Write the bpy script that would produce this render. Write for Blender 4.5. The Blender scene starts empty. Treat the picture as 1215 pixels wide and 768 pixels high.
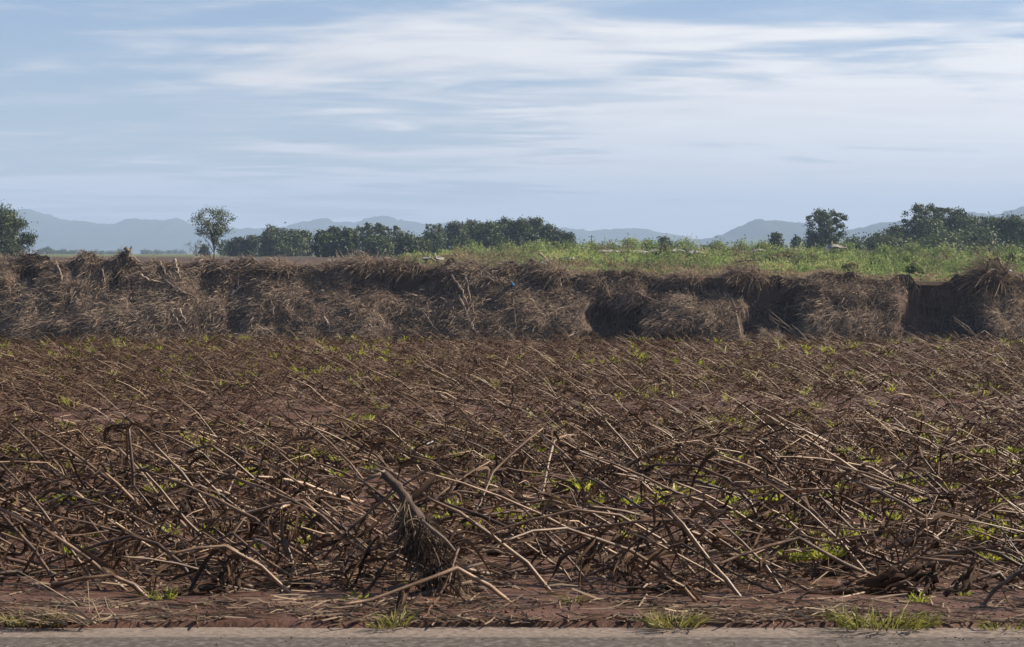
import bpy, math, random
import numpy as np

# ---------------------------------------------------------------- camera, world, sun, exposure
H = 1.7                      # eye height
F = 2362.0                   # focal length in photo pixels (1215 wide) -> 70 mm
HOR = 300.0                  # photo row of the horizon
scene = bpy.context.scene
cam_d = bpy.data.cameras.new("camera"); cam = bpy.data.objects.new("camera", cam_d)
scene.collection.objects.link(cam); scene.camera = cam
cam.location = (0, 0, H); cam.rotation_euler = (math.radians(90), 0, 0)
cam_d.sensor_width = 36; cam_d.lens = F / 1215 * 36
cam_d.shift_y = -(384 - HOR) / 1215
cam_d.clip_start = 0.1; cam_d.clip_end = 60000

SUN_AZ, SUN_EL = 80.0, 36.0          # degrees, azimuth to the right of the view direction
world = bpy.data.worlds.new("World"); scene.world = world; world.use_nodes = True
nt = world.node_tree; N = nt.nodes; L = nt.links; N.clear()
def nd(tree, t, **kw):
    n = tree.nodes.new(t)
    for k, v in kw.items():
        if k.startswith('i_'): n.inputs[k[2:]].default_value = v
        else: setattr(n, k, v)
    return n
def build_world():
    out = nd(nt, 'ShaderNodeOutputWorld'); bg = nd(nt, 'ShaderNodeBackground')
    sky = nd(nt, 'ShaderNodeTexSky', sky_type='NISHITA', sun_disc=False)
    sky.sun_elevation = math.radians(SUN_EL); sky.sun_rotation = math.radians(SUN_AZ)
    sky.air_density = 1.0; sky.dust_density = 0.35; sky.ozone_density = 2.5; sky.altitude = 60
    tc = nd(nt, 'ShaderNodeTexCoord'); sep = nd(nt, 'ShaderNodeSeparateXYZ'); L.new(tc.outputs['Generated'], sep.inputs[0])
    def math_(op, a, b=None, clamp=False):
        m = nd(nt, 'ShaderNodeMath', operation=op, use_clamp=clamp)
        for i, v in enumerate((a, b)):
            if v is None: continue
            if isinstance(v, (int, float)): m.inputs[i].default_value = v
            else: L.new(v, m.inputs[i])
        return m.outputs[0]
    z = math_('MAXIMUM', sep.outputs[2], 0.0)
    zz = math_('ADD', z, 0.06)
    u = math_('DIVIDE', sep.outputs[0], zz); v = math_('DIVIDE', sep.outputs[1], zz)
    cmb = nd(nt, 'ShaderNodeCombineXYZ'); L.new(u, cmb.inputs[0]); L.new(v, cmb.inputs[1])
    def noise(scale, loc, sx, sy, detail=6, rough=0.55, dist=0.3):
        mp = nd(nt, 'ShaderNodeMapping'); mp.inputs['Scale'].default_value = (sx, sy, 1); mp.inputs['Location'].default_value = loc
        L.new(cmb.outputs[0], mp.inputs[0])
        n = nd(nt, 'ShaderNodeTexNoise'); n.inputs['Scale'].default_value = scale; n.inputs['Detail'].default_value = detail
        n.inputs['Roughness'].default_value = rough; n.inputs['Distortion'].default_value = dist
        L.new(mp.outputs[0], n.inputs['Vector']); return n.outputs[0]
    def rng(val, a, b, c=0.0, d=1.0, smooth=True):
        m = nd(nt, 'ShaderNodeMapRange', interpolation_type='SMOOTHSTEP' if smooth else 'LINEAR')
        L.new(val, m.inputs[0])
        for i, q in enumerate((a, b, c, d)): m.inputs[i + 1].default_value = q
        return m.outputs[0]
    big = noise(0.30, (3.1, 1.7, 0), 1, 0.75, 4, 0.5, 0.2)
    streak = noise(0.80, (7.3, 2.2, 0), 0.55, 1.0, 8, 0.56, 1.2)
    # cloud cover grows towards the sun's side of the sky
    sdx, sdy = math.sin(math.radians(SUN_AZ)), math.cos(math.radians(SUN_AZ))
    side = math_('ADD', math_('MULTIPLY', sep.outputs[0], sdx), math_('MULTIPLY', sep.outputs[1], sdy))
    cover = math_('ADD', math_('ADD', math_('MULTIPLY', big, 0.8), math_('MULTIPLY', streak, 1.15)), math_('MULTIPLY', side, 0.45))
    fine = noise(2.4, (1.3, 5.2, 0), 0.6, 1.0, 7, 0.55, 1.0)
    cover = math_('ADD', cover, math_('MULTIPLY', math_('SUBTRACT', fine, 0.5), 0.55))
    mask = rng(cover, 0.84, 1.26)
    # a thin even layer: its opacity grows with the slant path towards the horizon
    mask = math_('MULTIPLY', mask, math_('DIVIDE', 0.17, math_('ADD', z, 0.055)), True)
    ccol = nd(nt, 'ShaderNodeMixRGB'); ccol.inputs[1].default_value = (3.85, 3.75, 3.75, 1); ccol.inputs[2].default_value = (5.1, 4.95, 4.8, 1)
    L.new(math_('ADD', rng(side, -0.02, 0.55), math_('MULTIPLY', math_('SUBTRACT', fine, 0.5), 1.3), True), ccol.inputs[0])
    tint = nd(nt, 'ShaderNodeMixRGB', blend_type='MULTIPLY'); tint.inputs[0].default_value = 1; tint.inputs[2].default_value = (0.44, 0.44, 0.51, 1)
    L.new(sky.outputs[0], tint.inputs[1])
    mix = nd(nt, 'ShaderNodeMixRGB'); L.new(mask, mix.inputs[0]); L.new(tint.outputs[0], mix.inputs[1]); L.new(ccol.outputs[0], mix.inputs[2])
    L.new(mix.outputs[0], bg.inputs[0]); bg.inputs[1].default_value = 0.11
    L.new(bg.outputs[0], out.inputs[0])
build_world()
sun_d = bpy.data.lights.new("sun", 'SUN'); sun = bpy.data.objects.new("sun", sun_d); scene.collection.objects.link(sun)
sun_d.energy = 5.0; sun_d.angle = math.radians(0.6); sun_d.color = (1.0, 0.87, 0.70)
sun.rotation_euler = (math.radians(90 - SUN_EL), 0, math.radians(180 - SUN_AZ)); sun.location = (30, 20, 40)
scene.view_settings.view_transform = 'Standard'; scene.view_settings.look = 'None'
scene.view_settings.exposure = 1.06; scene.view_settings.gamma = 1.0; scene.view_settings.use_curve_mapping = False
scene.render.engine = 'CYCLES'
scene.cycles.use_denoising = True
scene.cycles.max_bounces = 6; scene.cycles.diffuse_bounces = 3; scene.cycles.transparent_max_bounces = 8; scene.cycles.volume_bounces = 0

# ---------------------------------------------------------------- helpers
rs = np.random.RandomState(11)
random.seed(5)
COL = scene.collection
def ground_pt(px, py, z=0.0):
    Y = F * (H - z) / (py - HOR); return np.array([(px - 607.5) / F * Y, Y, z])
def at(px, py, Y):
    return np.array([(px - 607.5) / F * Y, Y, H - (py - HOR) / F * Y])
def sstep(x, a, b):
    t = np.clip((np.asarray(x, float) - a) / (b - a), 0, 1); return t * t * (3 - 2 * t)
def vnoise(x, y, seed=0):
    x = np.asarray(x, float); y = np.asarray(y, float)
    xi = np.floor(x).astype(np.int64); yi = np.floor(y).astype(np.int64)
    fx = x - xi; fy = y - yi; fx = fx * fx * (3 - 2 * fx); fy = fy * fy * (3 - 2 * fy)
    def h(a, b):
        n = (a * 374761393 + b * 668265263 + seed * 982451653) & 0x7fffffff
        n = ((n ^ (n >> 13)) * 1274126177) & 0x7fffffff
        return ((n ^ (n >> 16)) & 0xffff) / 65535.0
    return (h(xi, yi) * (1 - fx) + h(xi + 1, yi) * fx) * (1 - fy) + (h(xi, yi + 1) * (1 - fx) + h(xi + 1, yi + 1) * fx) * fy
def fbm(x, y, seed=0, o=4):
    s = 0; a = 1.0; t = 0
    for i in range(o):
        s = s + a * vnoise(np.asarray(x) * 2 ** i, np.asarray(y) * 2 ** i, seed + i * 17); t += a; a *= 0.5
    return s / t
def unit(v):
    return v / np.maximum(np.linalg.norm(v, axis=-1, keepdims=True), 1e-9)

def mesh(name, V, Fq, mat, parent=None, tint=None, smooth=True, link=True):
    """V (n,3); Fq list of int arrays (m,k)"""
    me = bpy.data.meshes.new(name)
    V = np.ascontiguousarray(V, dtype=np.float32)
    if isinstance(Fq, np.ndarray): Fq = [Fq]
    Fq = [np.asarray(f, dtype=np.int32) for f in Fq if len(f)]
    nl = sum(f.size for f in Fq); npoly = sum(len(f) for f in Fq)
    me.vertices.add(len(V)); me.vertices.foreach_set('co', V.ravel())
    me.loops.add(nl); me.loops.foreach_set('vertex_index', np.concatenate([f.ravel() for f in Fq]))
    me.polygons.add(npoly)
    tot = np.concatenate([np.full(len(f), f.shape[1], dtype=np.int32) for f in Fq])
    st = np.concatenate([[0], np.cumsum(tot)[:-1]]).astype(np.int32)
    me.polygons.foreach_set('loop_start', st)
    if smooth: me.polygons.foreach_set('use_smooth', np.ones(npoly, dtype=bool))
    me.update(calc_edges=True)
    if tint is not None:
        a = me.attributes.new('tint', 'FLOAT', 'POINT'); a.data.foreach_set('value', np.ascontiguousarray(tint, dtype=np.float32))
    me.materials.append(mat)
    if not link: return me
    o = bpy.data.objects.new(name, me); COL.objects.link(o)
    if parent: o.parent = parent
    return o
def tag(o, label=None, cat=None, group=None, kind=None):
    if label: o['label'] = label
    if cat: o['category'] = cat
    if group: o['group'] = group
    if kind: o['kind'] = kind
    return o
def empty(name, loc, label=None, cat=None, group=None):
    o = bpy.data.objects.new(name, None); COL.objects.link(o); o.location = tuple(float(c) for c in loc); o.empty_display_size = 0.1
    return tag(o, label, cat, group)

def frames(P):
    T = np.gradient(P, axis=1); T = unit(T)
    ref = np.zeros_like(T); ref[..., 2] = 1
    ref[np.abs(T[..., 2]) > 0.92] = (1, 0, 0)
    A = unit(np.cross(T, ref)); B = np.cross(A, T)
    return T, A, B
def tubes(P, R, sides=5, cap=True):
    """P (n,s,3) paths, R (n,s) radii -> V, [quads, caps]"""
    n, s, _ = P.shape; T, A, B = frames(P)
    an = np.arange(sides) * 2 * np.pi / sides
    V = P[:, :, None, :] + R[:, :, None, None] * (np.cos(an)[None, None, :, None] * A[:, :, None, :] + np.sin(an)[None, None, :, None] * B[:, :, None, :])
    idx = np.arange(n * s * sides).reshape(n, s, sides)
    a = idx[:, :-1, :]; b = idx[:, 1:, :]
    q = np.stack([a, np.roll(a, -1, 2), np.roll(b, -1, 2), b], -1).reshape(-1, 4)
    fs = [q]
    if cap: fs += [idx[:, -1, :].reshape(-1, sides), idx[:, 0, ::-1].reshape(-1, sides)]
    return V.reshape(-1, 3), fs
def ribbons(P, Wd, roll, fold=0.0, curl=None):
    """P (n,s,3), Wd (n,s) half widths, roll (n,) or (n,s) angle; fold>0 -> three verts across"""
    n, s, _ = P.shape; T, A, B = frames(P)
    roll = np.broadcast_to(np.asarray(roll).reshape(n, -1), (n, s))[..., None]
    S = np.cos(roll) * A + np.sin(roll) * B; U = np.cross(S, T)
    if fold > 0:
        V = np.stack([P - S * Wd[..., None] + U * Wd[..., None] * fold, P, P + S * Wd[..., None] + U * Wd[..., None] * fold], 2); k = 3
    else:
        V = np.stack([P - S * Wd[..., None], P + S * Wd[..., None]], 2); k = 2
    idx = np.arange(n * s * k).reshape(n, s, k)
    q = np.stack([idx[:, :-1, :-1], idx[:, :-1, 1:], idx[:, 1:, 1:], idx[:, 1:, :-1]], -1).reshape(-1, 4)
    return V.reshape(-1, 3), [q]
def grid(X, Y, Z):
    ny, nx = X.shape; idx = np.arange(nx * ny).reshape(ny, nx)
    q = np.stack([idx[:-1, :-1], idx[:-1, 1:], idx[1:, 1:], idx[1:, :-1]], -1).reshape(-1, 4)
    return np.stack([X, Y, Z], -1).reshape(-1, 3), [q]
class Bag:
    def __init__(s): s.V = []; s.F = {}; s.t = []; s.n = 0
    def add(s, V, Fs, tint=0.5):
        for f in Fs: s.F.setdefault(f.shape[1], []).append(np.asarray(f) + s.n)
        s.V.append(V); s.n += len(V)
        s.t.append(np.broadcast_to(np.asarray(tint, float), (len(V),)))
    def out(s, name, mat, parent=None, smooth=True, link=True):
        return mesh(name, np.concatenate(s.V), [np.concatenate(f) for f in s.F.values()], mat, parent, np.concatenate(s.t), smooth, link)

# ---------------------------------------------------------------- materials
def material(name, stops, rough=0.8, spec=0.3, noise=None, bump=None, transl=0.0, use_tint=True, jitter=0.25, tcol=None, coord='Object'):
    """stops: list of (pos, rgb) ramp over tint(+noise)"""
    m = bpy.data.materials.new(name); m.use_nodes = True; t = m.node_tree; t.nodes.clear()
    out = nd(t, 'ShaderNodeOutputMaterial'); bs = nd(t, 'ShaderNodeBsdfPrincipled')
    bs.inputs['Roughness'].default_value = rough; bs.inputs['Specular IOR Level'].default_value = spec
    ramp = nd(t, 'ShaderNodeValToRGB'); cr = ramp.color_ramp
    while len(cr.elements) < len(stops): cr.elements.new(0.5)
    for e, (p, c) in zip(cr.elements, stops): e.position = p; e.color = (*c, 1)
    tc = nd(t, 'ShaderNodeTexCoord')
    fac = None
    if use_tint:
        at_ = nd(t, 'ShaderNodeAttribute', attribute_name='tint'); fac = at_.outputs['Fac']
    if noise:
        sc, detail = noise[0], noise[1]
        mp = nd(t, 'ShaderNodeMapping'); mp.inputs['Scale'].default_value = noise[2] if len(noise) > 2 else (1, 1, 1)
        t.links.new(tc.outputs[coord], mp.inputs[0])
        nz = nd(t, 'ShaderNodeTexNoise'); nz.inputs['Scale'].default_value = sc; nz.inputs['Detail'].default_value = detail; nz.inputs['Roughness'].default_value = 0.62
        t.links.new(mp.outputs[0], nz.inputs['Vector'])
        if fac is None: fac = nz.outputs[0]
        else:
            a = nd(t, 'ShaderNodeMath', operation='MULTIPLY_ADD'); a.inputs[1].default_value = jitter * 2; a.inputs[2].default_value = -jitter
            t.links.new(nz.outputs[0], a.inputs[0])
            b = nd(t, 'ShaderNodeMath', operation='ADD'); t.links.new(a.outputs[0], b.inputs[0]); t.links.new(fac, b.inputs[1]); fac = b.outputs[0]
    t.links.new(fac, ramp.inputs[0]); t.links.new(ramp.outputs[0], bs.inputs['Base Color'])
    if bump:
        nb = nd(t, 'ShaderNodeTexNoise'); nb.inputs['Scale'].default_value = bump[0]; nb.inputs['Detail'].default_value = bump[3] if len(bump) > 3 else 5
        t.links.new(tc.outputs[coord], nb.inputs['Vector'])
        bp = nd(t, 'ShaderNodeBump'); bp.inputs['Strength'].default_value = bump[1]; bp.inputs['Distance'].default_value = bump[2]
        t.links.new(nb.outputs[0], bp.inputs['Height']); t.links.new(bp.outputs[0], bs.inputs['Normal'])
    if transl > 0:
        tr = nd(t, 'ShaderNodeBsdfTranslucent'); mx = nd(t, 'ShaderNodeMixShader'); mx.inputs[0].default_value = transl
        if tcol:
            g = nd(t, 'ShaderNodeMixRGB', blend_type='MULTIPLY'); g.inputs[0].default_value = 1; g.inputs[2].default_value = (*tcol, 1)
            t.links.new(ramp.outputs[0], g.inputs[1]); t.links.new(g.outputs[0], tr.inputs[0])
        else: t.links.new(ramp.outputs[0], tr.inputs[0])
        t.links.new(bs.outputs[0], mx.inputs[1]); t.links.new(tr.outputs[0], mx.inputs[2]); t.links.new(mx.outputs[0], out.inputs[0])
    else: t.links.new(bs.outputs[0], out.inputs[0])
    return m
M = {}
M['soil'] = material('soil', [(0.25, (0.044, 0.020, 0.012)), (0.5, (0.086, 0.042, 0.027)), (0.75, (0.135, 0.073, 0.050))], 0.62, 0.35, (2.2, 8), (38, 0.7, 0.012), use_tint=False)
M['asphalt'] = material('asphalt', [(0.3, (0.055, 0.047, 0.044)), (0.5, (0.096, 0.084, 0.077)), (0.7, (0.19, 0.17, 0.157))], 0.95, 0.1, (24, 12), (160, 0.6, 0.004), use_tint=False)
M['paint'] = material('worn_paint', [(0.34, (0.12, 0.10, 0.09)), (0.46, (0.165, 0.136, 0.117)), (0.66, (0.235, 0.197, 0.17))], 0.95, 0.1, (30, 12), (150, 0.5, 0.003), use_tint=False)
M['stalk'] = material('dry_stalk', [(0.0, (0.040, 0.022, 0.013)), (0.45, (0.145, 0.088, 0.054)), (1.0, (0.42, 0.30, 0.195))], 0.5, 0.5, (14, 5, (1, 1, 1)), (60, 0.35, 0.004), jitter=0.3)
M['leaf'] = material('dry_leaf', [(0.0, (0.030, 0.016, 0.010)), (0.5, (0.090, 0.051, 0.030)), (1.0, (0.23, 0.15, 0.09))], 0.75, 0.25, (18, 4), None, 0.18, jitter=0.25)
M['straw'] = material('straw', [(0.0, (0.06, 0.040, 0.028)), (0.5, (0.17, 0.122, 0.088)), (1.0, (0.36, 0.28, 0.19))], 0.75, 0.25, None, None, 0.15)
M['shoot'] = material('green_shoot', [(0.0, (0.16, 0.18, 0.02)), (0.5, (0.28, 0.31, 0.035)), (1.0, (0.44, 0.43, 0.08))], 0.5, 0.4, None, None, 0.5)
M['bank'] = material('bank_earth', [(0.25, (0.045, 0.031, 0.026)), (0.55, (0.090, 0.064, 0.051)), (0.8, (0.155, 0.115, 0.09))], 0.9, 0.15, (1.3, 9), (5, 1.0, 0.25, 10), use_tint=False)
M['bankstraw'] = material('bank_straw', [(0.0, (0.085, 0.061, 0.047)), (0.5, (0.25, 0.192, 0.148)), (1.0, (0.46, 0.38, 0.295))], 0.85, 0.15, None, None, 0.3)
M['wood'] = material('dead_wood', [(0.0, (0.07, 0.05, 0.04)), (0.5, (0.20, 0.155, 0.12)), (1.0, (0.40, 0.33, 0.27))], 0.8, 0.2, (7, 5), (30, 0.5, 0.02))
M['bark'] = material('bark', [(0.0, (0.05, 0.04, 0.03)), (0.5, (0.12, 0.10, 0.08)), (1.0, (0.28, 0.25, 0.21))], 0.85, 0.2, (4, 4), None)
M['tree'] = material('tree_leaves', [(0.0, (0.026, 0.040, 0.015)), (0.5, (0.054, 0.076, 0.028)), (1.0, (0.11, 0.13, 0.05))], 0.6, 0.3, None, None, 0.2)
M['weeds'] = material('weeds', [(0.0, (0.30, 0.235, 0.14)), (0.2, (0.15, 0.13, 0.075)), (0.5, (0.115, 0.165, 0.06)), (0.8, (0.20, 0.27, 0.085)), (1.0, (0.34, 0.36, 0.14))], 0.7, 0.25, None, None, 0.45)
M['hill'] = material('hill_forest', [(0.3, (0.018, 0.030, 0.018)), (0.6, (0.034, 0.048, 0.026)), (0.8, (0.06, 0.07, 0.04))], 0.9, 0.1, (0.006, 8), None, use_tint=False)
M['sheet'] = material('plastic_sheeting', [(0.35, (0.10, 0.09, 0.075)), (0.65, (0.34, 0.33, 0.31))], 0.6, 0.3, (2.4, 6), None, use_tint=False)
M['white'] = material('white_plastic', [(0.2, (0.7, 0.7, 0.7)), (0.8, (0.82, 0.82, 0.82))], 0.4, 0.5, (3, 2), None, use_tint=False)
M['blue'] = material('blue_plastic', [(0.2, (0.02, 0.22, 0.48)), (0.8, (0.03, 0.30, 0.58))], 0.45, 0.5, (3, 2), None, use_tint=False)
M['water'] = material('river_water', [(0.3, (0.10, 0.065, 0.045)), (0.7, (0.13, 0.09, 0.06))], 0.12, 0.5, (0.3, 3), (1.5, 0.15, 0.05), use_tint=False)
def plateau_material():
    m = bpy.data.materials.new('plateau_ground'); m.use_nodes = True; t = m.node_tree; bs = t.nodes['Principled BSDF']
    bs.inputs['Roughness'].default_value = 0.9; bs.inputs['Specular IOR Level'].default_value = 0.15
    at_ = nd(t, 'ShaderNodeAttribute', attribute_name='tint')
    tc = nd(t, 'ShaderNodeTexCoord'); n1 = nd(t, 'ShaderNodeTexNoise'); n1.inputs['Scale'].default_value = 0.25; n1.inputs['Detail'].default_value = 9
    t.links.new(tc.outputs['Object'], n1.inputs['Vector'])
    r1 = nd(t, 'ShaderNodeValToRGB'); r1.color_ramp.elements[0].position = 0.3; r1.color_ramp.elements[0].color = (0.052, 0.036, 0.027, 1)
    r1.color_ramp.elements[1].position = 0.7; r1.color_ramp.elements[1].color = (0.082, 0.058, 0.043, 1)
    r2 = nd(t, 'ShaderNodeValToRGB'); r2.color_ramp.elements[0].position = 0.3; r2.color_ramp.elements[0].color = (0.06, 0.085, 0.028, 1)
    r2.color_ramp.elements[1].position = 0.7; r2.color_ramp.elements[1].color = (0.14, 0.165, 0.05, 1)
    t.links.new(n1.outputs[0], r1.inputs[0]); t.links.new(n1.outputs[0], r2.inputs[0])
    mx = nd(t, 'ShaderNodeMixRGB'); t.links.new(at_.outputs['Fac'], mx.inputs[0]); t.links.new(r1.outputs[0], mx.inputs[1]); t.links.new(r2.outputs[0], mx.inputs[2])
    t.links.new(mx.outputs[0], bs.inputs['Base Color']); return m
M['plateau'] = plateau_material()

# ---------------------------------------------------------------- ground heights
EDGE = 9.0
def crest(x):   # far edge of the field
    return 36.3 - 0.10 * np.asarray(x) + 0.8 * (vnoise(np.asarray(x) * 0.3, 0 * np.asarray(x), 3) - .5)
def gz(x, y):
    x = np.asarray(x, float); y = np.asarray(y, float)
    z = 0.05 * (fbm(x * 1.1, y * 1.1, 4, 4) - 0.5) + 0.035 * np.sin(y * 2 * np.pi / 0.78 + 1.6 * fbm(x * .3, y * .3, 8, 2)) * sstep(y, 9.9, 10.4)
    z = z + 0.022 * (fbm(x * 6, y * 6, 21, 3) - 0.5)
    verge = 1 - sstep(y, 9.55, 9.9)
    z = z * (0.35 + 0.65 * (1 - verge)) + verge * (0.022 + 0.03 * fbm(x * 2.5, y * 7, 33, 4) * sstep(y, EDGE, 9.2))
    z = z + 0.16 * (fbm(x * 0.12, y * 0.12, 51, 2) - 0.5) * sstep(y, 12, 20)
    z = z - 6.5 * sstep(y, crest(x), crest(x) + 26)
    return z
XF = np.concatenate([[-6000, -1500, -400, -120, -60], np.arange(-34, -9, 0.5), np.arange(-9, -5, 0.1), np.arange(-5, 5, 0.06), np.arange(5, 9, 0.1), np.arange(9, 34.1, 0.5), [60, 120, 400, 1500, 6000]])
def edge_y(x):
    return EDGE + 0.13 * (fbm(np.asarray(x) * 2.6, 0 * np.asarray(x) + .3, 71, 5) - 0.5)
YF = np.concatenate([[9.0], np.arange(9.03, 14, 0.04), np.arange(14, 22, 0.11), np.arange(22, 45, 0.35), np.arange(45, 72, 1.5)])
Xg, Yg = np.meshgrid(XF, YF); Zg = gz(Xg, Yg)
Yg2 = Yg.copy(); Yg2[0] = edge_y(XF); Zg[0] = -0.02; Yg2[1] = np.maximum(Yg2[1], Yg2[0] + 0.012)
tag(mesh('field', *grid(Xg, Yg2, Zg), M['soil']), kind='structure')
# road with its worn edge line
def flat_box(name, x0, x1, y0, y1, z0, z1, mat, parent=None):
    V = np.array([(x, y, z) for z in (z0, z1) for y in (y0, y1) for x in (x0, x1)], float)
    Fq = np.array([(0, 2, 3, 1), (4, 5, 7, 6), (0, 1, 5, 4), (2, 6, 7, 3), (0, 4, 6, 2), (1, 3, 7, 5)])
    return mesh(name, V, Fq, mat, parent, smooth=False)
road = tag(flat_box('road', -6000, 6000, -0.5, EDGE + 0.4, -0.4, 0.0, M['asphalt']), kind='structure')
xl = np.concatenate([[-400, -100, -20], np.arange(-6, 6, .012), [20, 100, 400]]); yl0 = 8.795 + .016 * (fbm(xl * 9, 0 * xl, 3, 4) - .5); yl = np.stack([yl0, yl0 + .003, np.full(len(xl), 8.9), np.full(len(xl), EDGE + .06)])
mesh('edge_line', *grid(np.broadcast_to(xl, yl.shape), yl, np.array([-.001, .002, .0025, .0025])[:, None] + 0 * yl), M['paint'], road)
tag(flat_box('verge_ground', -6000, 6000, -6000, -0.55, -0.5, 0.03, M['soil']), kind='structure')
tag(flat_box('river', -6000, 6000, 60, 140, -7.0, -5.6, M['water']), kind='structure')

# ---------------------------------------------------------------- far bank and plateau
BY = 130.0
_pxs = np.array([-400, -100, 0, 60, 130, 200, 300, 400, 440, 480, 550, 620, 660, 700, 800, 850, 930, 1000, 1060, 1110, 1150, 1215, 1320, 1600], float)
_top = np.array([313, 313, 312, 310, 310, 312, 315, 314, 313, 317, 316, 319, 322, 323, 326, 326, 328, 329, 333, 335, 334, 331, 330, 330], float)
def bank_px(x): return np.asarray(x) * F / BY + 607.5
def top_z(x):
    x = np.asarray(x, float)
    return H - (np.interp(bank_px(x), _pxs, _top) - HOR) / F * BY
def scarp(px, py):
    """0..1: bare vertical cut in the bank, in the coordinates of the bank's face"""
    px = np.asarray(px, float) + 46 * (fbm(np.asarray(px) / 26, np.asarray(py) / 26, 5, 4) - .5); py = np.asarray(py, float) + 34 * (fbm(np.asarray(px) / 24, np.asarray(py) / 24, 9, 4) - .5)
    s = np.zeros_like(px)
    for (x0, x1, y0, y1, a) in ((862, 905, 322, 350, 1), (880, 948, 326, 398, 1), (1062, 1158, 332, 400, 1), (700, 768, 362, 420, .9), (672, 700, 322, 346, .7), (770, 850, 330, 352, .6),
                                (20, 62, 318, 336, .8), (86, 112, 312, 332, .8), (120, 150, 318, 338, .6), (318, 345, 314, 334, .7), (470, 505, 322, 352, .8), (245, 262, 318, 328, .5), (290, 312, 318, 328, .6),
                                (780, 830, 392, 425, .7), (560, 580, 340, 352, .4), (270, 300, 372, 392, .4), (160, 180, 350, 366, .4)):
        s = np.maximum(s, a * sstep(px, x0 - 9, x0 + 14) * (1 - sstep(px, x1 - 14, x1 + 9)) * sstep(py, y0 - 6, y0 + 7) * (1 - sstep(py, y1 - 12, y1 + 8)))
    return s
def bank_y(x, z):
    x = np.asarray(x, float); z = np.asarray(z, float); tz = top_z(x)
    px = bank_px(x); py = HOR + (H - z) * F / BY
    d = np.maximum(tz - z, 0)
    sl = 0.78 + 0.25 * (fbm(x * 0.06, 0 * x, 61, 2) - .5)
    y = BY - d * sl - 1.9 * (fbm(x * 0.32, z * 0.32, 13, 3) - 0.5) * sstep(d, 0, 1.0) - 0.9 * (fbm(x * 1.1, z * 1.1, 14, 3) - 0.5) * sstep(d, 0, .6)
    s = scarp(px, py)
    return y + s * (d * sl * 0.85 + 0.55 * sstep(d, 0.1, .6))
def top_noise(x): return np.maximum(2.0 * (fbm(np.asarray(x, float) * .75, 0 * np.asarray(x, float), 91, 4) - .5), -.22)
xb = np.concatenate([[-6000, -1500, -400, -150, -80], np.arange(-52, 52.01, 0.17), [80, 150, 400, 1500, 6000]])
vb = np.linspace(0, 1, 64)
Xb, Vb = np.meshgrid(xb, vb)
Zb = -6.6 + (top_z(Xb) + top_noise(Xb) * sstep(Vb, 0.86, 1) + 6.6) * Vb
Yb_ = bank_y(Xb, Zb)
nb_ = len(xb)
V, Fs = grid(Xb, Yb_, Zb)
tag(mesh('river_bank', V, Fs, M['bank']), kind='structure')
def plateau_z(x, y):
    x = np.asarray(x, float); y = np.asarray(y, float)
    t = top_z(x * BY / np.maximum(y, BY))
    k = sstep(y, BY, 420)
    px = x * F / y + 607.5
    hump = 0.45 * sstep(px, 470, 760) * (1 - .8 * sstep(px, 940, 1060)) * sstep(y, 145, 215) * (1 - sstep(y, 330, 520))
    z = t * (1 - k) + 0.75 * k + hump + 0.25 * (fbm(x * .12, y * .12, 77, 3) - .5) * sstep(y, BY, 150)
    return z * (1 - sstep(y, 900, 2500)) 
yp = np.concatenate([[BY - .6, BY + .4], np.arange(BY + 1.5, 200, 2.0), np.arange(200, 600, 10), [650, 720, 820, 1000, 1300, 1800, 2500, 4000, 6000, 9000, 11500]])
up = np.concatenate([[-1.0, -.6], np.arange(-.42, .421, 0.006), [.6, 1.0]])
Up, Yp = np.meshgrid(up, yp); Xp = Up * Yp
Zp = plateau_z(Xp, Yp)
Zp[0] = top_z(Xp[0]) - 1.7; Yp[0] = BY + .25
pxp = Xp * F / Yp + 607.5
green = sstep(pxp + 50 * (fbm(Xp * .05, Yp * .05, 5, 3) - .5) - (Yp - BY) * 0.0, 480, 560) * (1 - sstep(Yp, 600, 900)) * (.45 + .55 * sstep(Yp, BY + 1, BY + 9))
green = np.maximum(green, sstep(Yp, 430, 520) * 0.75)
green[:2] = 0
V, Fs = grid(Xp, Yp, Zp)
tag(mesh('plateau', V, Fs, M['plateau'], tint=green.ravel()), kind='structure')

# ---------------------------------------------------------------- hills
def hill_layer(pts, Y, seed, depth=900):
    px = np.array([p[0] for p in pts], float); py = np.array([p[1] for p in pts], float)
    xs = np.arange(px[0], px[-1] + 1, 4.0)
    prof = (HOR - np.interp(xs, px, py)) / F * Y + H
    k = np.hanning(5); k /= k.sum(); prof = np.convolve(np.pad(prof, 2, mode='edge'), k, 'valid')
    prof = prof + Y * .0016 * (fbm(xs * .09, 0 * xs, seed + 40, 4) - .5) * np.clip(prof / 40, 0, 1)
    d = np.linspace(-1, 1, 27); Xs, D = np.meshgrid(xs, d)
    Yh = Y + D * depth
    bell = np.clip(1 - np.abs(D), 0, 1) ** 0.8
    ns = fbm(Xs * .06, D * 3 + 7, seed, 5)
    Z = prof[None, :] * bell * (1 - 0.45 * (1 - bell) * ns * 2) + (Y * 0.0011) * (fbm(Xs * .5, D * 14, seed + 3, 3) - .5) * bell - 3
    Xh = (Xs - 607.5) / F * Y
    return grid(Xh, Yh, Z)
lay_far = [(-500, 280), (-300, 262), (-150, 270), (-60, 258), (0, 249), (30, 246), (55, 254), (85, 261), (135, 265), (150, 259), (195, 260), (212, 258), (232, 268), (270, 272), (290, 269), (330, 270), (360, 262), (378, 258), (410, 264), (440, 258), (452, 255), (470, 258), (510, 266), (530, 263), (545, 262), (590, 268), (660, 269), (700, 273), (740, 270), (765, 271), (800, 278), (830, 283), (900, 286), (1000, 280), (1200, 275), (1500, 278), (1800, 285)]
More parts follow.
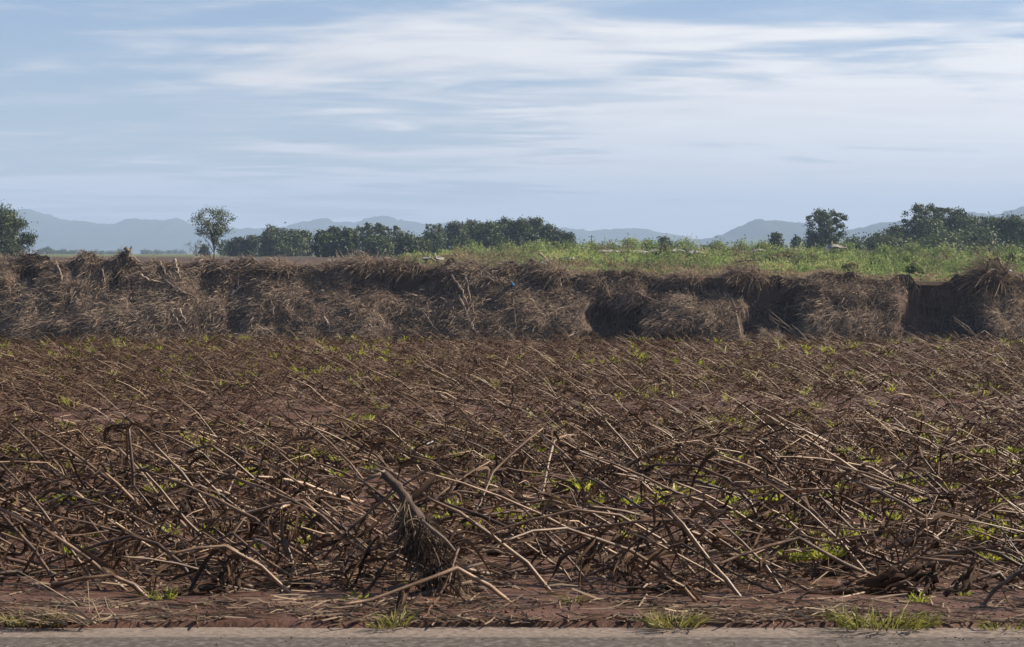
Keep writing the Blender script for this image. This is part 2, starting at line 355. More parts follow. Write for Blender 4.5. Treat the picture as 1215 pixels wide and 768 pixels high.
lay_near = [(700, 300), (780, 292), (830, 283), (860, 275), (880, 266), (895, 260), (920, 259), (958, 264), (985, 271), (1010, 271), (1040, 263), (1085, 259), (1120, 256), (1150, 250), (1180, 253), (1190, 250), (1215, 244), (1260, 240), (1330, 250), (1450, 243), (1600, 262), (1800, 290)]
HY_FAR, HY_NEAR = 6800.0, 5200.0
tag(mesh('hills', *hill_layer(lay_far, HY_FAR, 3), M['hill']), kind='structure')
tag(mesh('hills', *hill_layer(lay_near, HY_NEAR, 8, 700), M['hill']), kind='structure')

# ---------------------------------------------------------------- trees
def make_tree(name, loc, height, width, style, label, group=None, seed=0, nleaf=2600, leaf=0.34, trunk_frac=0.02, cat='tree', tone=0.45, mat='tree'):
    r = np.random.RandomState(1000 + seed)
    root = empty(name, loc, label, cat, group)
    tb = Bag()
    tr0 = (0.012 * height + 0.02) if style == 'eucalypt' else 0.022 * height + 0.05
    zz = np.linspace(-0.3, height * 0.82, 7)
    wob = np.cumsum(r.normal(0, .012 * height, (7, 2)), 0); wob -= wob[0]
    P = np.stack([wob[:, 0], wob[:, 1], zz], -1)[None]
    tb.add(*tubes(P, np.linspace(tr0, tr0 * .25, 7)[None], 6), 0.55)
    cs = []
    nl = {'round': 34, 'eucalypt': 52, 'bare': 12, 'column': 18, 'low': 20}[style]
    for i in range(nl):
        f = (i + r.uniform(0, .8)) / nl
        if style == 'round':
            zc = height * (trunk_frac + (1 - trunk_frac) * (0.04 + 0.88 * f)); rad = width * .5 * math.sqrt(max(0.05, 1 - (max(0, f - .35) / .68) ** 2)) * r.uniform(.25, 1.0)
        elif style == 'column':
            zc = height * (0.1 + .85 * f); rad = width * .5 * (1 - .65 * f) * r.uniform(.3, 1)
        elif style == 'low':
            zc = height * (.2 + .68 * f); rad = width * .5 * math.sqrt(max(.05, 1 - f * f)) * r.uniform(.4, 1)
        else:
            zc = height * (trunk_frac + (1 - trunk_frac) * (.08 + .88 * f)); rad = width * .5 * math.sqrt(max(.06, 1 - ((f - .62) / .64) ** 2)) * (r.uniform(.1, 1.1) ** .6)
        a = i * 2.399 + r.uniform(-.5, .5)
        c = np.array([rad * math.cos(a), rad * math.sin(a), zc]); cs.append(c)
        j = max(1, min(5, int(zc / height * 5.2))); s0 = P[0, j] - np.array([0, 0, .12 * height * r.uniform(.4, 1)])
        mid = (s0 + c) / 2 + np.array([0, 0, .03 * height])
        bp = np.stack([s0, mid, c])[None]
        tb.add(*tubes(bp, np.array([[tr0 * .38, tr0 * .25, tr0 * .10]]), 4), 0.5)
    tb.out('trunk', M['bark'], root)
    cs = np.array(cs)
    if style == 'bare':
        n = 260; c = cs[r.randint(0, nl, n)]; p1 = c + r.normal(0, width * .09, (n, 3))
        pp = np.stack([c, (c + p1) / 2 + r.normal(0, .05, (n, 3)), p1], 1)
        v, f_ = ribbons(pp, np.full((n, 3), .03), r.uniform(0, 3, n)); b = Bag(); b.add(v, f_, .4); b.out('crown', M['bark'], root); return root
    sz = {'round': .15, 'eucalypt': .095, 'column': .17, 'low': .19}[style] * width
    wgt = r.uniform(.6, 1.3, nl); wgt /= wgt.sum()
    nleaf = int(nleaf * (1.4 if style == 'round' and nleaf > 1000 else .88))
    k = r.choice(nl, nleaf, p=wgt)
    g = r.normal(0, .62, (nleaf, 3)) * sz * r.uniform(.6, 1.45, (nl, 3))[k]
    g[:, 2] *= .72
    ctr = cs[k] + g
    n1 = unit(r.normal(0, 1, (nleaf, 3)) + g / sz * .8 + (0, 0, .4)); n2 = unit(np.cross(n1, r.normal(0, 1, (nleaf, 3)))); n3 = np.cross(n1, n2)
    s = leaf * r.uniform(.55, 1.3, (nleaf, 1))
    q = np.stack([ctr - n2 * s * .9, ctr + n3 * s * .42 - n2 * s * .1, ctr + n2 * s * .9, ctr - n3 * s * .42 + n2 * s * .1], 1).reshape(-1, 3)
    tint = np.repeat(np.clip(tone + r.normal(0, .16, nleaf) + r.normal(0, .12, nl)[k], 0, 1), 4)
    mesh('crown', q, np.arange(nleaf * 4).reshape(-1, 4), M[mat], root, tint, smooth=False)
    return root
def tree_px(name, px, py_top, py_base, wpx, Y, style, label, group=None, seed=0, **kw):
    x = (px - 607.5) / F * Y; z = float(plateau_z(x, Y))
    hgt = (H - (py_top - HOR) / F * Y - z) * (1.05 if style == 'round' else 1.0)
    return make_tree(name, (x, Y, z), hgt, wpx / F * Y, style, label, group, seed, **kw)
G1 = 'dark broadleaf trees behind the ploughed field'; G2 = 'dark trees behind the green rise'; G3 = 'dark trees at the far edge of the green weeds'
TREES = [
 ('broadleaf_tree', 4, 253, 0, 62, 330, 'round', 'tall dense dark green tree at the left edge of the view', None, dict(nleaf=16000, leaf=.25, trunk_frac=.02)),
 ('broadleaf_tree', -34, 262, 0, 60, 345, 'round', 'dark tree mostly cut off by the left edge of the view', None, dict(nleaf=3500, trunk_frac=.05)),
 ('eucalyptus_tree', 253, 248, 0, 54, 230, 'eucalypt', 'lone slender eucalyptus tree with open crown above the ploughed field', None, dict(nleaf=4200, leaf=.12, trunk_frac=.42, tone=.55)),
 ('bare_tree', 233, 285, 0, 22, 520, 'bare', 'small bare grey tree just left of the lone eucalyptus', None, dict()),
 ('young_tree', 243, 291, 0, 14, 500, 'round', 'small round tree right at the foot of the lone eucalyptus, left side', None, dict(nleaf=700, leaf=.3)),
 ('young_tree', 264, 284, 0, 20, 500, 'eucalypt', 'small thin tree close behind the lone eucalyptus on its right', None, dict(nleaf=900, leaf=.3)),
 ('young_tree', 273, 289, 0, 16, 490, 'round', 'low tree between the lone eucalyptus and the dark grove', None, dict(nleaf=800, leaf=.3)),
 ('broadleaf_tree', 284, 283, 0, 24, 480, 'round', 'leftmost low tree of the dark grove right of the lone eucalyptus', G1, dict()),
 ('broadleaf_tree', 301, 281, 0, 28, 480, 'round', 'second tree from the left in the grove right of the lone eucalyptus', G1, dict()),
 ('broadleaf_tree', 323, 271, 0, 36, 470, 'round', 'tallest dark tree in the middle of the grove right of the lone eucalyptus', G1, dict(nleaf=3600)),
 ('broadleaf_tree', 344, 274, 0, 34, 475, 'round', 'olive green rounded tree in the grove right of the lone eucalyptus', G1, dict(nleaf=3400, tone=.62)),
 ('broadleaf_tree', 361, 275, 0, 30, 480, 'round', 'rightmost olive tree of the grove right of the lone eucalyptus', G1, dict(tone=.6)),
 ('broadleaf_tree', 383, 275, 0, 28, 400, 'round', 'first bushy tree of the ragged tree row left of the brush heap', G1, dict(trunk_frac=.05)),
 ('broadleaf_tree', 397, 270, 0, 26, 405, 'round', 'pointed tree second from the left in the ragged tree row', G1, dict(trunk_frac=.05)),
 ('broadleaf_tree', 413, 272, 0, 26, 400, 'round', 'tree with ragged top third from the left in the ragged tree row', G1, dict(trunk_frac=.05)),
 ('eucalyptus_tree', 430, 269, 0, 26, 410, 'eucalypt', 'thin crowned eucalyptus in the middle of the ragged tree row', G1, dict(leaf=.3)),
 ('eucalyptus_tree', 444, 264, 0, 28, 412, 'eucalypt', 'tallest eucalyptus of the ragged tree row behind the brush heap', G1, dict(leaf=.3, nleaf=3000)),
 ('eucalyptus_tree', 461, 267, 0, 26, 410, 'eucalypt', 'eucalyptus with airy top right of the tallest in the ragged row', G1, dict(leaf=.3)),
 ('broadleaf_tree', 447, 280, 0, 40, 395, 'low', 'low dark tree filling the foot of the ragged tree row', G1, dict()),
 ('broadleaf_tree', 480, 279, 0, 34, 400, 'round', 'dark rounded tree at the low dip of the ragged tree row', G1, dict(trunk_frac=.03)),
 ('broadleaf_tree', 499, 283, 0, 24, 405, 'round', 'low dark tree closing the dip in the ragged tree row', G1, dict(trunk_frac=.03)),
 ('eucalyptus_tree', 517, 265, 0, 26, 420, 'eucalypt', 'pale twiggy eucalyptus at the left end of the wooded hump', G2, dict(leaf=.28, tone=.6)),
 ('broadleaf_tree', 512, 277, 0, 32, 410, 'round', 'dark tree under the pale twiggy eucalyptus', G2, dict(trunk_frac=.03)),
 ('broadleaf_tree', 540, 266, 0, 36, 430, 'round', 'dark tree first from the left on the wooded hump', G2, dict(trunk_frac=.03, nleaf=3400)),
 ('broadleaf_tree', 560, 263, 0, 36, 440, 'round', 'dark flat topped tree second from the left on the wooded hump', G2, dict(trunk_frac=.03, nleaf=3400)),
 ('broadleaf_tree', 581, 266, 0, 34, 430, 'round', 'dark tree in the middle of the wooded hump', G2, dict(trunk_frac=.03, nleaf=3400)),
 ('broadleaf_tree', 600, 261, 0, 38, 440, 'round', 'broad dark tree right of the middle of the wooded hump', G2, dict(trunk_frac=.03, nleaf=3600)),
 ('broadleaf_tree', 619, 262, 0, 32, 435, 'round', 'dark tree between the broad one and the tallest on the wooded hump', G2, dict(trunk_frac=.03, nleaf=3400)),
 ('broadleaf_tree', 634, 259, 0, 32, 438, 'round', 'tallest dark tree on the right shoulder of the wooded hump', G2, dict(trunk_frac=.03, nleaf=3400)),
 ('broadleaf_tree', 651, 268, 0, 32, 435, 'round', 'dark tree where the wooded hump slopes down to the right', G2, dict(trunk_frac=.03)),
 ('broadleaf_tree', 669, 277, 0, 30, 435, 'round', 'lowest dark tree at the right end of the wooded hump', G2, dict(trunk_frac=.03)),
 ('broadleaf_tree', 788, 280, 0, 22, 420, 'low', 'small dark tree top peeping over the middle of the green weeds', None, dict(nleaf=1200)),
 ('broadleaf_tree', 921, 277, 0, 22, 420, 'round', 'small dark tree left of the tall eucalyptus above the weeds', None, dict(nleaf=1400, trunk_frac=.1)),
 ('broadleaf_tree', 945, 281, 0, 14, 425, 'round', 'tiny round tree next to the tall eucalyptus above the weeds', None, dict(nleaf=700, trunk_frac=.2)),
 ('eucalyptus_tree', 980, 249, 0, 44, 400, 'eucalypt', 'tall eucalyptus with broad clumped crown standing alone above the weeds', None, dict(nleaf=6000, leaf=.3, trunk_frac=.12)),
 ('broadleaf_tree', 966, 276, 0, 26, 398, 'low', 'dark bush under the left of the tall lone eucalyptus', None, dict(nleaf=1500)),
 ('broadleaf_tree', 1012, 282, 0, 30, 395, 'low', 'olive bush right of the tall lone eucalyptus', None, dict(nleaf=1600, tone=.65)),
 ('broadleaf_tree', 1043, 279, 0, 30, 410, 'low', 'low dark tree at the left end of the right hand wood', G3, dict()),
 ('broadleaf_tree', 1066, 271, 0, 34, 420, 'round', 'rounded dark tree left of the tallest trees in the right hand wood', G3, dict(trunk_frac=.03)),
 ('broadleaf_tree', 1055, 283, 0, 44, 385, 'low', 'olive bush at the foot of the right hand wood, left part', G3, dict(tone=.6)),
 ('eucalyptus_tree', 1096, 242, 0, 36, 415, 'eucalypt', 'tallest eucalyptus of the right hand wood', G3, dict(nleaf=4600, leaf=.3)),
 ('eucalyptus_tree', 1122, 245, 0, 32, 420, 'eucalypt', 'second tallest eucalyptus of the right hand wood', G3, dict(nleaf=3800, leaf=.3)),
 ('broadleaf_tree', 1102, 262, 0, 44, 410, 'round', 'dark tree filling below the tallest eucalyptus', G3, dict(trunk_frac=.03, nleaf=3800)),
 ('broadleaf_tree', 1140, 254, 0, 40, 420, 'round', 'dark tree right of the two tallest eucalyptus', G3, dict(trunk_frac=.03, nleaf=4000)),
 ('eucalyptus_tree', 1163, 256, 0, 24, 425, 'eucalypt', 'thin eucalyptus between two dark trees of the right hand wood', G3, dict(leaf=.3)),
 ('broadleaf_tree', 1180, 259, 0, 34, 420, 'round', 'dark tree near the right edge of the view', G3, dict(trunk_frac=.03, nleaf=3600)),
 ('broadleaf_tree', 1204, 258, 0, 36, 418, 'round', 'dark tree at the very right edge of the view', G3, dict(trunk_frac=.03, nleaf=3600)),
 ('broadleaf_tree', 1232, 255, 0, 40, 425, 'round', 'dark tree just cut off by the right edge of the view', G3, dict(trunk_frac=.03)),
 ('broadleaf_tree', 1160, 276, 0, 56, 380, 'low', 'dense low dark tree at the foot of the right hand wood', G3, dict(nleaf=3600)),
 ('broadleaf_tree', 1115, 283, 0, 48, 370, 'low', 'olive bush at the foot of the right hand wood, middle part', G3, dict(tone=.62)),
]
for i, (nm, px, pt, pb, w, Y, st, lab, grp, kw) in enumerate(TREES):
    if grp == G3: w = w * 1.3; kw = dict(kw, nleaf=int(kw.get('nleaf', 2600) * 1.5))
    tree_px(nm, px, pt, pb, w, Y, st, lab, grp, seed=i, **kw)
for i in range(22):     # hazy far tree row on the plain
    px = [48, 56, 62, 70, 76, 84, 90, 97, 106, 112, 121, 134, 141, 172, 178, 186, 190, 150, 128, 200, 208, 216][i]
    tree_px('distant_tree', px, [296, 293, 297, 298, 297, 298, 299, 298, 299, 298, 299, 299, 297, 297, 298, 297, 299, 299, 299, 298, 297, 298][i], 0, 9 + (i * 7) % 5, 1500 + 37 * i, 'low',
            'tiny hazy tree in the faint far row beyond the ploughed field', 'hazy far row of trees', seed=300 + i, nleaf=260, leaf=1.1, tone=.5)
# ---------------------------------------------------------------- weeds on the plateau
def weed_mass():
    b = []; tt = []
    nc = 2600
    t = rs.uniform(0, 1, nc) ** 1.35; Y = BY + 1.2 + t * 185; px = rs.uniform(480, 1330, nc); x = (px - 607.5) / F * Y
    keep = rs.uniform(0, 1, nc) < sstep(px + 60 * (fbm(x * .08, Y * .08, 6, 3) - .5) + (Y - BY) * .9, 490, 560); x, Y, px = x[keep], Y[keep], px[keep]; nc = len(x)
    lump = fbm(x * .16, Y * .09, 19, 3); grow = sstep(Y, BY + 7, BY + 50)
    rad = rs.uniform(.45, 1.25, nc) * (.6 + .5 * grow); hh = (.22 + grow * np.clip(rs.normal(.85, .4, nc) + 1.6 * (lump - .5), .15, 2.2)) * (.7 + .3 * sstep(px, 500, 640))
    dry = (1 - sstep(Y, BY + 4, BY + 16 + 34 * fbm(x * .12, Y * 0, 44, 3))) * (.3 + .65 * sstep(px, 760, 840))
    brownp = sstep(fbm(x * .11, Y * .05, 63, 3), .54, .66)
    tone = np.clip(.66 + .75 * (fbm(x * .2, Y * .1, 29, 3) - .5) * 2 + rs.normal(0, .12, nc), .32, 1) * (1 - brownp * .75)
    tone = np.where(rs.uniform(0, 1, nc) < dry, rs.uniform(0, .16, nc), tone)
    per = 80; n = nc * per; k = np.repeat(np.arange(nc), per)
    g = rs.normal(0, .5, (n, 3)); x1 = x[k] + g[:, 0] * rad[k]; y1 = Y[k] + g[:, 1] * rad[k]
    h = np.abs(rs.uniform(0, 1, n)) ** .8 * hh[k] * np.exp(-.5 * (g[:, 0] ** 2 + g[:, 1] ** 2) * 1.2)
    y1 = np.maximum(y1, BY + .5)
    c = np.stack([x1, y1, plateau_z(x1, y1) + h], -1)
    s = (0.062 + .0006 * (y1 - BY))[:, None] * rs.uniform(.6, 1.5, (n, 1))
    d = unit(rs.normal(0, 1, (n, 3)) + (0, 0, .9)); e = unit(np.cross(d, rs.normal(0, 1, (n, 3))))
    q = np.stack([c - d * s * 1.3, c + e * s * .5, c + d * s * 1.3, c - e * s * .5], 1).reshape(-1, 3)
    ti = np.clip(tone[k] + rs.normal(0, .07, n), 0, 1)
    o = mesh('weeds', q, np.arange(n * 4).reshape(-1, 4), M['weeds'], None, np.repeat(ti, 4), smooth=False)
    tag(o, 'dense green weeds covering the rise beyond the river bank', 'weeds', kind='stuff')
weed_mass()
SHR = [(560, 289, 40, 260, .75), (600, 291, 34, 255, .7), (640, 286, 44, 260, .8), (672, 288, 36, 250, .5), (700, 287, 34, 255, .78), (748, 283, 34, 260, .8), (725, 288, 36, 250, .6), (770, 284, 30, 262, .72), (812, 283, 40, 262, .78), (850, 286, 34, 255, .7), (880, 287, 36, 250, .6), (905, 288, 34, 240, .75), (1000, 287, 40, 245, .62), (1050, 290, 36, 230, .7), (1083, 288, 40, 245, .58), (1120, 292, 44, 235, .72), (1160, 293, 34, 235, .55), (1200, 291, 40, 240, .66), (650, 300, 26, 215, .18), (790, 292, 26, 215, .3), (555, 299, 36, 225, .62), (940, 300, 30, 195, .2), (960, 303, 24, 185, .25), (1000, 302, 30, 190, .7), (1040, 305, 26, 180, .75), (1075, 302, 30, 185, .6), (1010, 314, 20, 160, .25), (920, 303, 26, 185, .22), (1203, 300, 34, 190, .5), (1085, 314, 18, 155, .45)]
for i, (px, pt, w, Y, tone) in enumerate(SHR):
    where = ('left part' if px < 700 else 'middle' if px < 960 else 'right part')
    if tone < .35: lab, gp = 'dry brown bush among the green weeds, %s of the rise' % where, 'dry bushes on the green rise, ' + where
    elif tone > .65: lab, gp = 'bright green bush standing out of the weeds, %s of the rise' % where, 'bright bushes on the green rise, ' + where
    else: lab, gp = 'darker green bush standing out of the weeds, %s of the rise' % where, 'darker bushes on the green rise, ' + where
    tree_px('bush', px, pt, 0, w, Y, 'low', lab, gp, seed=500 + i, nleaf=1500, leaf=.17, cat='bush', tone=tone, mat='weeds')

# ---------------------------------------------------------------- dead straw on the bank
def bank_pt(px, py):
    """point on the bank's face that projects near this photo position"""
    Y = BY - 2.0
    for _ in range(6):
        p = at(px, py, Y); Y = float(bank_y(p[0], p[2]))
    return at(px, py, Y)
def bank_straw():
    n = 300000
    x = rs.uniform(-44, 44, n); tz = top_z(x); d = rs.uniform(-0.02, 1, n) ** 1.0 * (tz + 4.8)
    z = tz - d
    px = bank_px(x); py = HOR + (H - z) * F / BY
    s = scarp(px, py)
    pat = fbm(px / 30, py / 22, 23, 4)
    keep = rs.uniform(0, 1, n) < np.clip((1 - 1.05 * s) * (0.16 + 2.0 * np.clip(pat - .27, 0, 1)), 0.085, 1)
    x, z, px, py, pat, d, s = [a[keep] for a in (x, z, px, py, pat, d, s)]; n = len(x)
    y = bank_y(x, z); root = np.stack([x, y + .05, z + top_noise(x) * np.clip(1 - d / .85, 0, 1)], -1)
    ang = 2.2 * (fbm(px / 60, py / 40, 31, 3) - .5) * 2
    # combed by the flood: trailing left or hanging down the slope, some still standing
    lay = np.stack([-0.9 + .9 * np.sin(ang), -.75 + 0 * x, -.45 + .55 * np.cos(ang * 1.7)], -1) + rs.normal(0, .42, (n, 3))
    up = np.stack([.35 * np.sin(ang * 2), -.45 + 0 * x, 1.0 + 0 * x], -1) + rs.normal(0, .35, (n, 3))
    k = (rs.uniform(0, 1, n) < np.clip(.25 + 1.1 * (fbm(px / 45, py / 30, 37, 3) - .35), .1, .8))[:, None]
    k = k | ((d < .35) & (rs.uniform(0, 1, n) < .25))[:, None]
    cutp = (s > .45)[:, None]; hang = np.array([0, -.25, -1.]) + rs.normal(0, .3, (n, 3)); lay = np.where(cutp, hang, lay); k = k & ~cutp
    dirn = unit(np.where(k, up, lay)); ln = rs.uniform(.2, .8, n)[:, None] * np.where(k, .75, 1.0)
    droop = np.array([-.12, -.10, -.38]) * rs.uniform(.3, 1.3, (n, 1))
    P = np.stack([root + dirn * ln * t + droop * (t ** 2) * ln for t in (0, .5, 1)], 1)
    w = (.008 + .022 * rs.uniform(0, 1, n) ** 3)[:, None] * np.array([1, .9, .35])
    v, f = ribbons(P, w, rs.uniform(0, 3.1, n))
    ti = np.clip(.42 + .9 * (pat - .42) + rs.normal(0, .2, n) - .18 * (s > .45), 0, 1)
    tag(mesh('dead_grass', v, f, M['bankstraw'], None, np.repeat(ti, 6), smooth=False), 'mat of dead flattened grass and brush hanging over the river bank', 'dead grass', kind='stuff')
bank_straw()
def brush_heap(px, py, wpx, hpx, label, seed, dens=700, group=None, name='brush_heap', tone=.45, wild=.5, behind=0.0):
    """a tangle of dead stems: py is the heap's foot"""
    r = np.random.RandomState(seed)
    top = float(top_z((px - 607.5) / F * BY))
    p = at(px, py, BY)
    on_top = py < 331
    if on_top: p = np.array([(px - 607.5) / F * BY, BY - .1, top - .25])
    else: p = bank_pt(px, py)
    root = empty(name, p, label, 'brush', group)
    W, Hh = wpx / F * BY, hpx / F * BY
    if on_top: Hh = 1.15 * max(.5, H - (py - hpx - HOR) / F * BY - p[2]); wild = .95
    else: W *= 1.35; Hh *= .8; wild = 1.0
    n = dens if on_top else int(dens * .8)
    a = r.uniform(0, 2 * np.pi, n); rad = np.sqrt(r.uniform(0, 1, n)) * .42
    s0 = np.stack([W * rad * np.cos(a), .6 * W * rad * np.sin(a) * .7, -.2 + r.uniform(0, 1, n) * Hh * .85 * (1 - 1.9 * rad)], -1)
    dn_up = .5 if on_top else 0
    dirn = unit(np.stack([.7 * np.cos(a) - .35, .5 * np.sin(a) - .25, r.uniform(.1, 1.2, n) + dn_up], -1) + r.normal(0, wild, (n, 3)))
    if not on_top:      # spread over the slope itself
        ox = W * .55 * r.normal(0, .45, n); oz = Hh * (.45 + .42 * r.normal(0, .8, n)); wx = p[0] + ox; wz = np.minimum(p[2] + oz, top_z(wx) - .05)
        s0 = np.stack([ox, bank_y(wx, wz) - p[1] - .45 * np.exp(-(ox / (W * .3)) ** 2 - ((oz - .45 * Hh) / (Hh * .4)) ** 2) * r.uniform(.3, 1.1, n), wz - p[2]], -1)
        dirn = unit(np.stack([-.35 + .4 * r.normal(0, 1, n), -.5 + 0 * a, .35 + .5 * r.normal(0, 1, n)], -1) + r.normal(0, .5, (n, 3)))
    ln = (r.uniform(.25, .75, n) * Hh * (1 if on_top else .6) + .1)[:, None]
    P = np.stack([s0 + dirn * ln * t + np.array([-.15, -.1, -.45]) * t * t * ln + r.normal(0, .03, (n, 3)) for t in (0, .33, .66, 1)], 1)
    w = (.007 + .020 * r.uniform(0, 1, n) ** 3)[:, None] * np.array([1, 1, .8, .4])
    b = Bag(); b.add(*ribbons(P, w, r.uniform(0, 3, n)), np.repeat(np.clip(tone + r.normal(0, .2, n), 0, 1), 8)); tag(b.out('dead_stems', M['bankstraw'], root, False), kind='stuff')
    m = max(4, n // 130)
    a = r.uniform(0, 2 * np.pi, m)
    s0 = np.stack([W * .3 * np.cos(a), .2 * W * np.sin(a), np.full(m, -.2)], -1); e = s0 + np.stack([.3 * W * np.cos(a + .8) - .1, .2 * W * np.sin(a), Hh * r.uniform(.6, 1.05, m)], -1)
    P = np.stack([s0, s0 * .55 + e * .45 + r.normal(0, .09, (m, 3)), s0 * .2 + e * .8 + r.normal(0, .08, (m, 3)), e], 1)
    rr = r.uniform(.02, .045, (m, 1)) * np.array([[1, .8, .6, .3]])
    for q in range(m):
        b = Bag(); b.add(*tubes(P[q:q + 1], rr[q:q + 1], 5), r.uniform(.2, .7)); b.out('branch', M['wood'], root)
    return root
HEAPS = [
 (430, 322, 56, 28, 'tall pointed heap of dead brush on the bank top before the ragged tree row', 1300, .5),
 (470, 324, 50, 24, 'dark slumped brush heap right of the tall pointed heap', 1000, .35),
 (395, 322, 44, 18, 'low brush heap left of the tall pointed heap', 800, .5),
 (1176, 330, 46, 40, 'big reddish brown uprooted bush on the bank top near the right edge', 1300, .25),
 (884, 326, 52, 22, 'tangle of dead brush on the bank top above the bare cut', 1200, .45),
 (330, 318, 60, 18, 'matted brush with curled roots on the bank top below the dark grove', 1000, .45),
 (655, 326, 44, 26, 'pale brush spray on the bank top below the end of the wooded hump', 900, .6),
 (815, 328, 50, 14, 'small brush mound at the left of the bare cut', 700, .45),
 (270, 320, 44, 14, 'brush mound below the lone eucalyptus', 700, .42),
 (110, 318, 40, 14, 'brush mound on the bank top left of the broken stump', 700, .4),
 (62, 318, 44, 14, 'brush mound on the bank top below the far hazy trees', 700, .4),
 (205, 320, 40, 14, 'brush mound between the broken stump and the lone eucalyptus', 700, .42),
 (12, 320, 44, 14, 'brush mound below the leftmost dense tree', 700, .42),
 (550, 322, 60, 16, 'wide pale brush heap on the bank top below the wooded hump', 1000, .58),
 (602, 322, 40, 16, 'brush heap with a leaning stake below the wooded hump', 700, .5),
 (195, 380, 70, 40, 'pale feathery dead bush low on the bank below the branches', 1300, .62),
 (40, 372, 80, 44, 'pale dead bush on the left end of the bank', 1400, .6),
 (110, 392, 80, 40, 'greyish dead bush at the foot of the bank on the left', 1200, .55),
 (560, 398, 80, 48, 'dead bush at the foot of the bank below the wooded hump', 1300, .52),
 (460, 380, 80, 44, 'dead bush on the bank below the slumped brush heap', 1300, .5),
 (335, 360, 70, 34, 'dead bush on the bank under the curled roots', 1100, .5),
 (640, 392, 80, 50, 'pale slumped bush left of the dark hollow', 1300, .55),
 (830, 385, 80, 46, 'fan of pale straw left of the bare cut', 1400, .62),
 (985, 400, 90, 52, 'pale dead bush between the two bare cuts', 1500, .62),
 (1010, 362, 70, 36, 'straw covered bulge between the two bare cuts', 1200, .5),
 (1190, 400, 70, 44, 'pale bush right of the wide bare cut', 1300, .6),
 (1195, 360, 50, 30, 'dark bush below the uprooted bush', 900, .4),
 (745, 350, 60, 26, 'brush tuft hanging on the bank above the dark hollow', 900, .5),
 (1150, 372, 26, 22, 'small pale tuft inside the right side of the wide bare cut', 400, .6),
 (1105, 404, 60, 16, 'low tuft at the foot of the wide bare cut', 500, .4),
 (912, 404, 60, 14, 'low tuft at the foot of the narrow bare cut', 500, .4),
 (900, 345, 22, 26, 'hanging spray of roots in the narrow bare cut', 350, .5),
]
for i, (px, py, w, h, lab, dn, tone) in enumerate(HEAPS):
    brush_heap(px, py, w, h, lab, 700 + i, dn, 'dead brush on the far bank', tone=tone)
# fallen branches and stumps on the bank
def stick(name, pts, r0, r1, label, cat, mat='wood', group=None, tint=.6, twigs=0, seed=0, lift=.35, sides=6):
    r = np.random.RandomState(seed)
    P = []
    for (px, py) in pts:
        top = float(top_z((px - 607.5) / F * BY)); q = at(px, py, BY)
        P.append(at(px, py, BY - .1) if q[2] > top - .2 else bank_pt(px, py) - np.array([0, lift, 0]))
    P = np.array(P); root = empty(name, P[0], label, cat, group); P = P - P[0]
    t = np.linspace(0, 1, len(P)); tt = np.linspace(0, 1, 4 * len(P)); Q = np.stack([np.interp(tt, t, P[:, k]) for k in range(3)], -1)
    Q[1:-1] += r.normal(0, r0 * .5, (len(Q) - 2, 3))
    b = Bag(); b.add(*tubes(Q[None], np.linspace(r0, r1, len(Q))[None], sides), tint); b.out('stem', M[mat], root)
    for k in range(twigs):
        f = r.uniform(.3, .95); j = int(f * (len(Q) - 1)); d = unit(r.normal(0, 1, 3) + np.array([0, -.2, .7])) * r.uniform(.3, .8)
        b = Bag(); b.add(*tubes(np.stack([Q[j], Q[j] + d * .5 + r.normal(0, .04, 3), Q[j] + d])[None], np.array([[r1 * .9, r1 * .7, r1 * .3]]), 4), tint); b.out('twig', M[mat], root)
    return root
GB = 'bare branches stranded on the far bank'
stick('tree_stump', [(151, 314), (152, 303), (150, 294)], .22, .13, 'broken stump with splintered top on the bank crest', 'stump', twigs=5, seed=1, tint=.5)
stick('branch', [(153, 303), (160, 306), (167, 312)], .07, .05, 'short branch leaning against the broken stump', 'branch', group=GB, seed=2, tint=.6)
